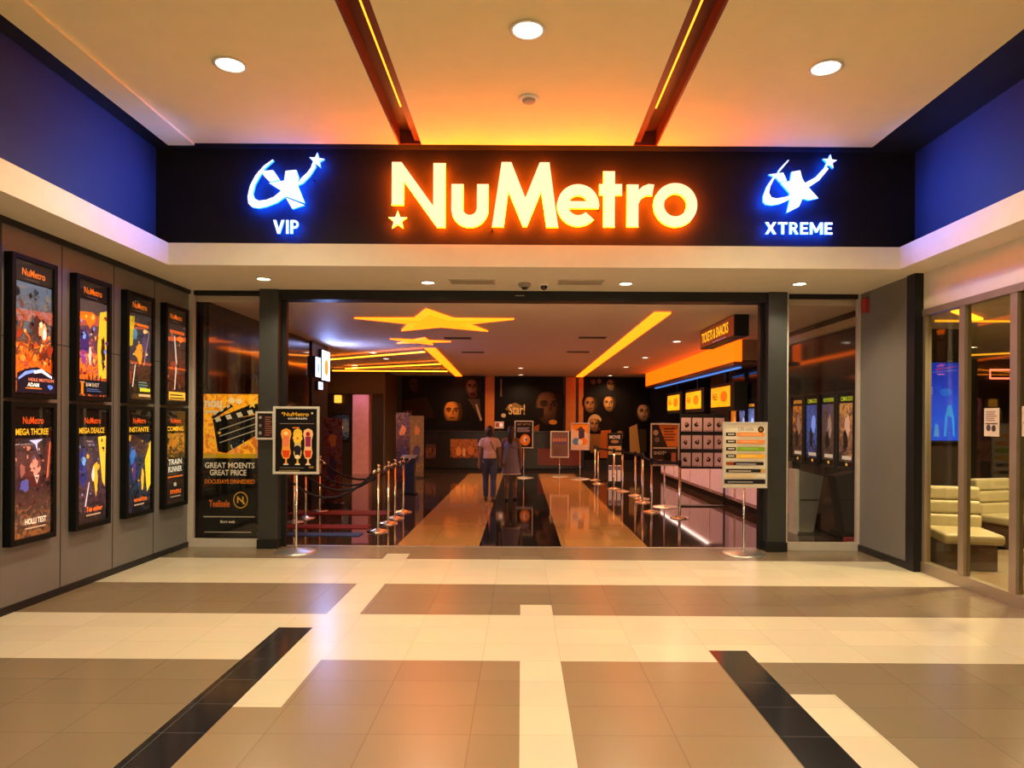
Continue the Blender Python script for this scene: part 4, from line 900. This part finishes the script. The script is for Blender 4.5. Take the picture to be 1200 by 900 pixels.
# standees
def standee(x, y, w, h, label, stops, seed):
    t = empty('cardboard_standee', label, 'standee', (x, y, 0), 0, 'cardboard film standees in the lobby')
    a = Art(w, h - .05, artshader('standee_print_%d' % seed, stops, h, 8, seed, .8, amt=1.5), .05, .02, black_paint)
    jag(a, .5, .75, .3, .1, 14, ink(190, 120, 80), seed); jag(a, .5, .4, .35, .2, 14, ink(70, 60, 100), seed + 1); a.build('printed_board', t)
    MB().box(-w / 2, w / 2, -.02, .22, 0, .05, black_paint).build('base', t)
    MB().prism_axis([(.02, .05), (.2, .05), (.02, h * .6)], -.01, .01, 'x', black_paint).build('prop', t)
standee(-2.88, 16.6, .34, 1.85, 'tall narrow colourful standee beside olive wall corner', [(30, 22, 26), (90, 50, 60), (50, 40, 70), (130, 80, 50), (40, 30, 36)], 11)
standee(-3.0, 19.6, .4, 1.8, 'pale beige standee behind the navy ticket podium', [(90, 66, 44), (130, 100, 66), (110, 84, 58), (140, 110, 76)], 12)
standee(-3.62, 13.1, .36, 1.7, 'red and blue film standee behind the cocktail poster stand', [(50, 20, 16), (150, 60, 30), (60, 90, 130), (150, 50, 36), (60, 40, 36)], 13)
# podium
t = empty('ticket_podium', 'navy ticket podium at far end of left rope queue', 'podium', (-2.52, 15.35, 0))
pod = mat('navy_lacquer', (.02, .026, .06), .3)
MB().box(-.13, .13, -.12, .12, .03, .78, pod).build('body', t, bevel=.006); MB().box(-.17, .17, -.16, .16, 0, .03, black_metal).build('base', t, bevel=.004)
MB().prism_axis([(-.16, .78), (.15, .78), (.15, .88), (-.16, .82)], -.17, .17, 'x', pod).build('top', t)

# rope posts
brass = mat('brushed_brass_steel', (.75, .66, .5), .2, metal=1, var=.04)
def stanchion(loc, label, group, belt):
    t = empty('queue_post', label, 'queue post', loc, 0, group)
    MB().lathe([(.165, 0), (.165, .008), (.15, .02), (.06, .035), (.03, .05), (.001, .05)], brass, seg=28).build('base', t)
    MB().lathe([(.022, .04), (.022, .9), (.001, .9)], brass, seg=16).build('pole', t)
    if belt: MB().lathe([(.032, .9), (.034, .91), (.034, .985), (.028, .998), (.001, .998)], black_metal, seg=16).build('belt_head', t)
    else: MB().lathe([(.03, .885), (.034, .9), (.034, .93), (.022, .94), (.03, .955), (.034, .975), (.025, .995), (.001, 1.0)], brass, seg=16).build('finial', t)
    return t
GLp = 'rope posts of the left queue'; q0 = None
ys = (10.18, 10.95, 11.53, 12.34)
names = ('nearest', 'second', 'third', 'farthest')
for i, y in enumerate(ys):
    for x, side in ((-2.13, 'aisle'), (-3.64, 'wall')):
        lab = '%s shiny rope post on %s side of left queue' % (names[i], side)
        if q0 is None: q0 = stanchion((x, y, 0), lab, GLp, False)
        else: dup(q0, (x, y, .0125 if x < -3 and (y > 12 or 10.8 < y < 11) else 0), lab)
velvet = mat('black_velvet', (.016, .010, .012), .75, var=.2, bump=.3, scale=120)
def rope(P, Q, sag, label, r=.018, m=velvet):
    P, Q = Vector(P), Vector(Q); d = (Q - P); d.z = 0; d.normalize(); P = P + d * .036; Q = Q - d * .036
    n = 20; pts = [P.lerp(Q, i / n) - Vector((0, 0, sag * 4 * (i / n) * (1 - i / n))) for i in range(n + 1)]
    t = empty('velvet_rope', label, 'rope', P, 0, 'drooping ropes of the left queue')
    MB().tube([p - P for p in pts], r, m).build('cord', t)
    e = MB(); e.tube([(p - P) for p in pts[:2]], r * 1.25, brass); e.build('hook', t)
    e = MB(); e.tube([(p - P) for p in pts[-2:]], r * 1.25, brass); e.build('hook', t)
for i, y in enumerate(ys):
    rope((-3.64, y, .915), (-2.13, y, .915), .42 - .03 * i, '%s drooping black rope across left queue' % names[i])
rope((-2.13, ys[3], .915), (-2.47, 15.2, .80), .05, 'short black rope from farthest aisle post to navy podium')
for i in range(3): rope((-2.13, ys[i], .915), (-2.13, ys[i + 1], .915), .07, 'short black rope on aisle side between %s and %s posts' % (names[i], names[i + 1]))
red_car = mat('red_carpet', (.20, .008, .008), .9, var=.25, bump=.4, scale=90)
for y0, y1, lab in ((10.40, 10.76, 'red carpet runner nearest the entrance in the left queue'), (11.9, 12.45, 'red carpet runner farther back in the left queue')):
    tag(MB().box(-4.1, -2.35, y0, y1, .0, .012, red_car).build('carpet_or_reflection', bevel=.004), lab, 'carpet', 'red runners in the left queue')
tag(MB().box(-4.1, -2.3, 9.72, 9.99, .0, .012, mat('blue_reflection', (.02, .045, .16), .8, bump=.4, scale=90)).build('carpet_or_reflection', bevel=.004), 'blue LED reflection laid as a strip before the red runners', 'carpet')  # blue LED reflection on the floor, built as a coloured strip

# right queue with belts
GR = 'belt posts of the right queue'
rp = [(2.74, 11.79), (2.62, 11.95), (2.50, 14.04), (2.60, 14.67), (2.57, 15.35), (2.42, 16.3), (2.30, 16.9), (2.05, 18.2), (2.1, 19.4)]
nm = ('nearest', 'second nearest', 'third nearest', 'fourth nearest', 'middle', 'fourth farthest', 'third farthest', 'second farthest', 'farthest')
rp[1] = (2.40, 12.55); r0 = None
for i, (x, y) in enumerate(rp):
    lab = '%s slim belt post of the right queue' % nm[i]
    if r0 is None: r0 = stanchion((x, y, 0), lab, GR, True)
    else: dup(r0, (x, y, 0), lab)
belt_m = mat('black_webbing', (.012, .011, .012), .7, var=.2)
for i in range(8):
    (x0, y0), (x1, y1) = rp[i], rp[i + 1]; P, Q = Vector((x0, y0, .92)), Vector((x1, y1, .92)); d = (Q - P).normalized(); n = Vector((-d.y, d.x, 0)) * .002
    P += d * .036; Q -= d * .036
    b = MB(); v = [P + n, Q + n, Q - n, P - n]; b.prism_axis([(k.x, k.y) for k in v], .915, .965, 'z', belt_m)
    tag(b.build('queue_belt'), 'black belt between %s and %s right queue posts' % (nm[i], nm[i + 1]), 'belt', 'belts of the right queue')

# brochure rack
t = empty('leaflet_rack', 'small leaflet rack with three white sheets among right queue posts', 'rack', (2.45, 17.9, 0))
MB().box(-.19, .19, -.02, .02, .06, 1.37, black_metal).build('panel', t, bevel=.004); MB().box(-.2, .2, -.15, .15, 0, .06, black_metal).build('base', t)
a = Art(.35, .3, ink(30, 26, 30), 1.05); a.T('MOVIE', .1, .55, .9, .85, ink(220, 210, 200), .02); a.E(.5, .3, .3, .15, ink(150, 110, 70)); a.build('header_panel', t, loc=(0, -.024, 0))
for k, cc in enumerate(((215, 170, 110), (225, 185, 130))): a = Art(.33, .1, ink(*cc), .92 - .12 * k); a.lines(.05, .2, .95, .8, 2, ink(120, 80, 40)); a.build('leaflet', t, loc=(0, -.024, 0))
for k in range(3): a = Art(.09, .42, ink(232, 222, 220), .1); a.R(.05, .7, .95, .95, ink(120, 110, 140)); a.build('white_sheet', t, loc=(-.115 + .115 * k, -.024, 0))

# twelve-picture board
t = empty('picture_display_board', 'tall black board with twelve pale pictures beside the counter', 'display board', (wx(823.5, 13.47), 13.47, 0))
W, Z0, Z1 = .90, .74, 1.82
b = MB(); b.box(-W / 2, W / 2, 0, .03, Z0, Z1, black_metal); b.build('panel', t, bevel=.003)
for s_ in (-1, 1): MB().box(s_ * (W / 2 - .015) - .015, s_ * (W / 2 - .015) + .015, 0, .03, .02, Z0, black_metal).build('leg', t)
MB().box(-W / 2, W / 2, -.1, .13, 0, .02, black_metal).build('foot_bar', t)
cell = ink(196, 168, 176)
for r in range(3):
    for k in range(4):
        a = Art(.19, .27, cell, Z0 + .045 + .345 * (2 - r)); rr = random.Random(r * 4 + k)
        jag(a, .4 + .2 * rr.random(), .5, .28, .24, 12, ink(28, 22, 26), r * 9 + k); a.E(.45 + .1 * rr.random(), .55, .1, .08, ink(170, 130, 130)); a.lines(.15, .05, .85, .12, 1, ink(120, 100, 110))
        a.build('picture', t, loc=(-.33 + .22 * k, -.006, 0))

# ------------------------------------------------------------------ snack counter, bulkhead and signs on the right
orange_face = mat('orange_backlit_fascia', (1, .3, .02), .4, var=0, emit=(1, .095, .001), strength=2.4)
t = empty('lit_bulkhead', 'long glowing orange bulkhead above the snack counter', 'bulkhead', (4.0, 12.8, 2.8))
MB().box(0, .56, 0, 9.1, 0.02, .405, mat('bulkhead_core', (.3, .2, .12), .6)).build('core', t)
MB().box(-.02, 0, 0, 9.1, .0, .405, orange_face).build('lit_face', t, label='glowing orange front face')
MB().box(-.02, .56, 0, 9.1, -.06, .0, mat('bulkhead_brown_trim', (.16, .085, .05), .35)).build('lower_trim', t)
b = MB(); b.box(-.02, .12, -.02, 0, 0, .405, orange_face); b.build('end_face', t)
cool = mat('blue_counter_led', (.2, .5, 1), .4, var=0, emit=(.08, .30, 1), strength=.9)
strip((4.22, 13.2, 2.74), (4.22, 21.5, 2.74), .03, cool, 'blue light strip under the orange bulkhead', GLB)
yel_scr = artshader('amber_menu_screen', [(250, 150, 10), (255, 175, 25), (245, 140, 10), (255, 190, 50)], .4, 9, 1, .5, emit=1.1, amt=1.2)
for i, (y0, y1, lab) in enumerate(((13.85, 15.35, 'nearest amber menu screen over the snack counter'), (16.1, 17.7, 'middle amber menu screen over the snack counter'), (18.3, 19.9, 'farthest amber menu screen over the snack counter'))):
    t = empty('menu_screen', lab, 'screen', (4.25, (y0 + y1) / 2, 1.93), -PI / 2, 'amber menu screens over the snack counter'); w = y1 - y0
    MB().box(-w / 2, w / 2 + .2, 0, .27, -.03, .55, black_metal).build('housing', t, bevel=.006)
    MB().box(-.04, .04, .1, .18, .55, .80, black_metal).build('hanger', t)
    a = Art(w - .12, .42, yel_scr, .06); a.T('R65', .1, .35, .35, .7, ink(120, 60, 10, .5), .02); a.E(.7, .5, .18, .28, ink(225, 110, 20, .8)); a.build('display', t, loc=(0, -.006, 0))
t = empty('snack_counter', 'long pinkish fronted snack counter on the right of lobby', 'counter', (4.12, 11.4, 0))
MB().box(0.02, .41, 0, 8.8, .14, 1.02, mat('counter_pinkish_panel', (.62, .38, .30), .35)).build('body', t)
MB().box(-.04, .42, -.04, 8.84, 1.02, 1.07, mat('counter_stone', (.10, .07, .06), .15)).build('worktop', t, bevel=.006)
MB().box(.06, .4, .02, 8.78, 0, .14, black_metal).build('plinth', t)
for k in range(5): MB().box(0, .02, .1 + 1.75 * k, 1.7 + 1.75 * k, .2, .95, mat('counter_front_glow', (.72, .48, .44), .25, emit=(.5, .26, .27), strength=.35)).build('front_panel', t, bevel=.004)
# white LED lamp under the counter lip (washes the floor)
strip((4.105, 11.5, 1.015), (4.105, 20.1, 1.015), .012, mat('white_counter_led', (1, .85, .8), .5, var=0, emit=(1, .72, .62), strength=6), 'pale light strip under the snack counter lip', 'light strips of the snack counter')

# hanging sign
t = empty('hanging_sign', 'hanging black box sign with amber TICKETS & SNACKS lettering', 'sign', (3.05, 10.73, 2.90), -PI / 2)
MB().box(-.93, .93, 0, .21, 0, .31, black_metal).build('box', t, bevel=.004)
sr = mat('dark_red_sign_face', (.08, .012, .008), .4, emit=(.20, .025, .004), strength=.8)
a = Art(1.82, .28, sr, .015); a.T('TICKETS & SNACKS', .05, .24, .86, .82, ink(255, 190, 30, 1.1), .02); a.lines(.4, .03, .8, .12, 1, ink(170, 140, 160, .5), .6, 0); a.build('sign_face', t, loc=(0, -.006, 0))
# film posters along the right lobby wall
GP = 'film posters on the right lobby wall'
pcols = [[(20, 60, 20), (220, 110, 20), (230, 130, 30)], [(70, 80, 120), (120, 130, 180), (60, 40, 50)], [(50, 60, 110), (90, 120, 190), (60, 50, 60)], [(120, 40, 20), (170, 80, 60), (60, 40, 40)], [(40, 26, 22), (90, 50, 30), (150, 90, 40)], [(50, 24, 18), (120, 60, 30), (60, 80, 150)], [(26, 20, 18), (80, 44, 24), (190, 110, 30)], [(30, 24, 40), (60, 90, 170), (40, 40, 60)], [(40, 30, 26), (90, 60, 40), (60, 70, 110)], [(60, 40, 30), (140, 90, 60), (200, 140, 60)]]
pos = [9.35 + .565 * k for k in range(10)]
ordn = ('first', 'second', 'third', 'fourth', 'fifth', 'sixth', 'seventh', 'eighth', 'ninth', 'tenth')
hues = ('green and orange', 'slate blue', 'bright blue', 'red brown', 'amber brown', 'rust and blue', 'gold on black', 'blue flare', 'brown and blue', 'tan figure')
for k in range(10):
    y = pos[k]; s_ = 9 - k
    t = empty('film_poster_case', '%s film poster, %s from the entrance on dark right lobby wall' % (hues[s_], ordn[k]), 'poster', (4.6, y + .27, 1.0), -PI / 2, GP)
    snap(t, .53, 1.12, .035, black_metal, 0, .05)
    a = Art(.46, 1.05, artshader('case_print_%d' % k, pcols[s_], 1.0, 7, k + 20, .8, emit=.75, amt=1.3), .035)
    a.R(0, .86, 1, 1, ink(16, 12, 10, .3)); a.T(('COMING SOON', 'NOW SHOWING')[k % 2], .1, .89, .9, .95, ink(*((190, 200, 40) if k < 3 else (240, 160, 40)), .8), .02)
    jag(a, .55, .55, .22, .2, 14, ink(*[min(255, c + 60) for c in pcols[s_][1]], .8), k + 3); jag(a, .4, .35, .2, .2, 12, ink(30, 22, 22, .3), k + 70); a.R(.2, .1, .8, .15, ink(200, 185, 160, .6)); a.R(0, 0, 1, .07, ink(14, 11, 10)); a.E(.5, .035, .07, .022, ink(220, 160, 60, .8))
    a.build('poster_sheet', t, loc=(0, -.012, 0))
# slanted grey kiosk and white post behind the right window
t = empty('ticket_kiosk', 'slanted grey ticket kiosk behind the right entrance window', 'kiosk', (4.15, 10.3, 0))
kg = mat('kiosk_grey', (.16, .145, .13), .5)
MB().prism([(-.0, .03), (.22, .03), (.36, .86), (.0, .95)], -.12, .15, kg).build('body', t, bevel=.008)
MB().box(-.02, .3, -.14, .17, 0, .03, black_metal).build('base', t)
MB().box(-.07, -.002, -.12, .12, 0, .96, mat('white_laminate', (.62, .56, .48), .5)).build('side_panel', t, label='white side panel')
MB().box(0.02, .28, -.128, -.12, .5, .515, black_metal).build('slot', t)
t = empty('carton', 'small red and white carton on floor behind right window', 'box', (wx(999, 9.2), 9.2, 0))
MB().box(-.09, .07, -.06, .06, 0, .11, mat('carton_red', (.35, .03, .03), .5)).build('body', t, bevel=.003)
MB().box(-.09, .07, -.063, -.06, .04, .07, ink(225, 205, 195)).build('stripe', t)

# ------------------------------------------------------------------ people
def blob(segs, balls, voxel):
    b = MB(); m = segs['mat']
    return b
def figure(name, items, m, voxel, parent, smooth_it=4, flat=()):
    """limbs (tapered capsules) and ellipsoids fused into one continuous skin"""
    b = MB()
    for it in items:
        if it[0] == 't':
            _, P, R, caps = it; b.tube(P, R, m, 14)
            if caps:
                for p_, r_ in zip(P, R): b.ball(p_, r_ * .995, m, 12, 8)
        else: b.ball(it[1], it[2], m, 18, 12)
    o = b.build(name, parent)
    md = o.modifiers.new('fuse', 'REMESH'); md.mode = 'VOXEL'; md.voxel_size = voxel; md.use_smooth_shade = True
    sm = o.modifiers.new('relax', 'SMOOTH'); sm.factor = .5; sm.iterations = smooth_it
    dg = bpy.context.evaluated_depsgraph_get(); me = bpy.data.meshes.new_from_object(o.evaluated_get(dg))
    o.modifiers.clear(); o.data = me
    if not me.materials: me.materials.append(m)
    for p_ in me.polygons: p_.use_smooth = True
    return o
def hand(items, wrist, d, side, fwd):
    """palm, five unequal fingers slightly curled and a thumb leaving the side of the palm"""
    w, d = Vector(wrist), Vector(d).normalized(); f = Vector(fwd).normalized(); nrm = d.cross(f).normalized() * side
    palm = w + d * .05
    items.append(('t', [w, w + d * .045, w + d * .085], [.022, .030, .028], True))
    for k, (ln, off) in enumerate(((.068, .027), (.078, .009), (.072, -.009), (.056, -.026))):
        a = w + d * .082 + f * off; items.append(('t', [a, a + d * ln * .45 - nrm * .004, a + d * ln * .78 - nrm * .014, a + d * ln * .95 - nrm * .028], [.0098, .0092, .0085, .0075], True))
    a = w + d * .03 + f * .026; items.append(('t', [a, a + d * .028 + f * .022, a + d * .058 + f * .026 - nrm * .01], [.012, .0105, .009], True))
def person(label, loc, rz, H, skin, hair_c, style, stride):
    t = empty('person', label, 'person', loc, rz); k = H / 1.62
    V = lambda x, y, z: Vector((x * k, y * k, z * k))
    sk = mat('skin_' + style, skin, .5, var=.05)
    it = []
    hip = .085; sh = .165
    for s_, st in ((-1, stride), (1, -stride)):
        kn = V(s_ * hip, st * .5 + .03, .46); an = V(s_ * hip * .95, st * 1.0, .075)
        it.append(('t', [V(s_ * hip, 0, .84), V(s_ * hip, st * .25 + .015, .66), kn, V(s_ * hip, st * .72 - .02, .30), an], [.082 * k, .072 * k, .05 * k, .05 * k, .032 * k], True))
        it.append(('t', [an + V(0, -.035, -.04), an + V(0, .05, -.045), an + V(s_ * .015, .15, -.055)], [.03 * k, .03 * k, .02 * k], True))
        el = V(s_ * (sh + .05), -st * .35, 1.07); wr = V(s_ * (sh + .06), -st * .7 + .06, .85)
        it.append(('t', [V(s_ * (sh - .01), 0, 1.31), V(s_ * (sh + .025), -st * .15, 1.2), el, wr], [.048 * k, .043 * k, .034 * k, .022 * k], True))
        hand(it, wr, wr - el, s_, (0, 1, 0))
    it.append(('b', V(0, 0, .90), (.15 * k, .105 * k, .12 * k))); it.append(('b', V(0, 0, 1.06), (.118 * k, .085 * k, .14 * k)))
    it.append(('b', V(0, .0, 1.22), (.15 * k, .098 * k, .15 * k))); it.append(('t', [V(-sh + .02, 0, 1.315), V(0, 0, 1.335), V(sh - .02, 0, 1.315)], [.045 * k, .06 * k, .045 * k], True))
    it.append(('t', [V(0, -.005, 1.33), V(0, .012, 1.45)], [.055 * k, .046 * k], True))
    it.append(('b', V(0, .015, 1.51), (.073 * k, .088 * k, .105 * k))); it.append(('b', V(0, .05, 1.455), (.048 * k, .045 * k, .05 * k)))
    it.append(('t', [V(0, .10, 1.52), V(0, .118, 1.485)], [.01 * k, .014 * k], True))
    for s_ in (-1, 1): it.append(('b', V(s_ * .074, .005, 1.495), (.012 * k, .02 * k, .03 * k)))
    figure('body', it, sk, .006, t)
    e = MB()
    for s_ in (-1, 1):
        e = MB().ball(V(s_ * .03, .093, 1.515), .012 * k, ink(235, 230, 222)); e.ball(V(s_ * .03, .103, 1.515), .0065 * k, ink(30, 18, 12)); e.build('eye', t)
    MB().ball(V(0, .098, 1.452), (.024 * k, .008 * k, .008 * k), ink(140, 70, 62)).build('mouth', t)
    hm = mat('hair_' + style, hair_c, .55, var=.3, scale=40)
    hi = [('b', V(0, -.008, 1.535), (.084 * k, .094 * k, .098 * k)), ('b', V(0, -.05, 1.48), (.075 * k, .055 * k, .09 * k))]
    if style == 'dress': hi.append(('t', [V(0, -.07, 1.5), V(0, -.095, 1.38), V(0, -.11, 1.27)], [.07 * k, .065 * k, .04 * k], True))
    else: hi.append(('b', V(0, -.10, 1.53), (.045 * k, .045 * k, .045 * k)))
    figure('hair', hi, hm, .009, t, 3)
    if style == 'jeans':
        tee = mat('pale_pink_cotton', (.72, .52, .46), .8, var=.06, bump=.2, scale=60); den = mat('blue_denim', (.055, .075, .15), .8, var=.2, bump=.2, scale=120)
        ti = [('b', V(0, 0, 1.22), (.166 * k, .115 * k, .155 * k)), ('b', V(0, 0, 1.08), (.142 * k, .105 * k, .15 * k)), ('t', [V(0, 0, 1.06), V(0, 0, .93)], [.14 * k, .15 * k], False), ('t', [V(-sh + .02, 0, 1.312), V(0, 0, 1.325), V(sh - .02, 0, 1.312)], [.056 * k, .068 * k, .056 * k], True)]
        for s_, st in ((-1, stride), (1, -stride)): ti.append(('t', [V(s_ * (sh - .01), 0, 1.31), V(s_ * (sh + .03), -st * .15, 1.18)], [.062 * k, .066 * k], False))
        figure('shirt', ti, tee, .009, t)
        ji = [('b', V(0, 0, .90), (.162 * k, .115 * k, .115 * k))]
        for s_, st in ((-1, stride), (1, -stride)): ji.append(('t', [V(s_ * hip, 0, .86), V(s_ * hip, st * .25 + .015, .66), V(s_ * hip, st * .5 + .03, .46), V(s_ * hip, st * .72 - .02, .30), V(s_ * hip * .95, st * .98, .10)], [.094 * k, .083 * k, .064 * k, .064 * k, .058 * k], False))
        figure('jeans', ji, den, .009, t)
        b = MB().tube([V(.02, -.12, 1.3), V(.1, -.125, 1.12), V(.2, -.02, .98)], .008, black_metal); b.build('bag_strap', t)
    else:
        dr = mat('violet_grey_dress', (.17, .15, .24), .75, var=.08, bump=.2, scale=60)
        di = [('b', V(0, 0, 1.2), (.162 * k, .112 * k, .14 * k)), ('t', [V(0, 0, 1.12), V(0, 0, .95), V(0, 0, .76), V(0, 0, .58)], [.14 * k, .165 * k, .19 * k, .215 * k], False)]
        figure('dress', di, dr, .01, t)
        MB().lathe([(.214 * k, .572 * k), (.222 * k, .572 * k), (.220 * k, .592 * k), (.210 * k, .592 * k)], ink(220, 205, 200), seg=32).build('dress_hem', t, label='pale hem band')
    shoe = mat('dark_shoe_leather', (.02, .015, .014), .4)
    for s_, st in ((-1, stride), (1, -stride)):
        an = V(s_ * hip * .95, st * 1.0, .075)
        figure('shoe', [('t', [an + V(0, -.04, -.036), an + V(0, .05, -.036), an + V(s_ * .015, .16, -.042)], [.038 * k, .04 * k, .032 * k], True)], shoe, .008, t, 2)
person('person in pale pink shirt and blue jeans walking into the lobby', (wx(574, 14.1), 14.1, 0), 0, 1.55, (.34, .17, .10), (.03, .018, .012), 'jeans', .12)
person('person in violet grey dress walking beside the one in jeans', (wx(599, 14.3), 14.3, 0), -.1, 1.55, (.20, .10, .06), (.02, .013, .01), 'dress', -.09)

# ------------------------------------------------------------------ light
wd = bpy.data.worlds.new('mall'); bpy.context.scene.world = wd; wd.use_nodes = True
wd.node_tree.nodes['Background'].inputs[0].default_value = (1, .76, .44, 1); wd.node_tree.nodes['Background'].inputs[1].default_value = 1.3

cam = bpy.data.cameras.new('camera'); co = bpy.data.objects.new('camera', cam); C.objects.link(co)
co.location = (0, 0, EYE); co.rotation_euler = (PI / 2, math.radians(-.35), 0)
cam.sensor_width = 36; cam.lens = F / 1200 * 36; cam.shift_x = -(VX - 600) / 1200; cam.shift_y = (VY - 450) / 1200
cam.clip_start = .05; cam.clip_end = 200
bpy.context.scene.camera = co
sc = bpy.context.scene
sc.view_settings.view_transform = 'Standard'; sc.view_settings.look = 'None'; sc.view_settings.gamma = 1; sc.view_settings.use_curve_mapping = False
sc.view_settings.exposure = 0.0
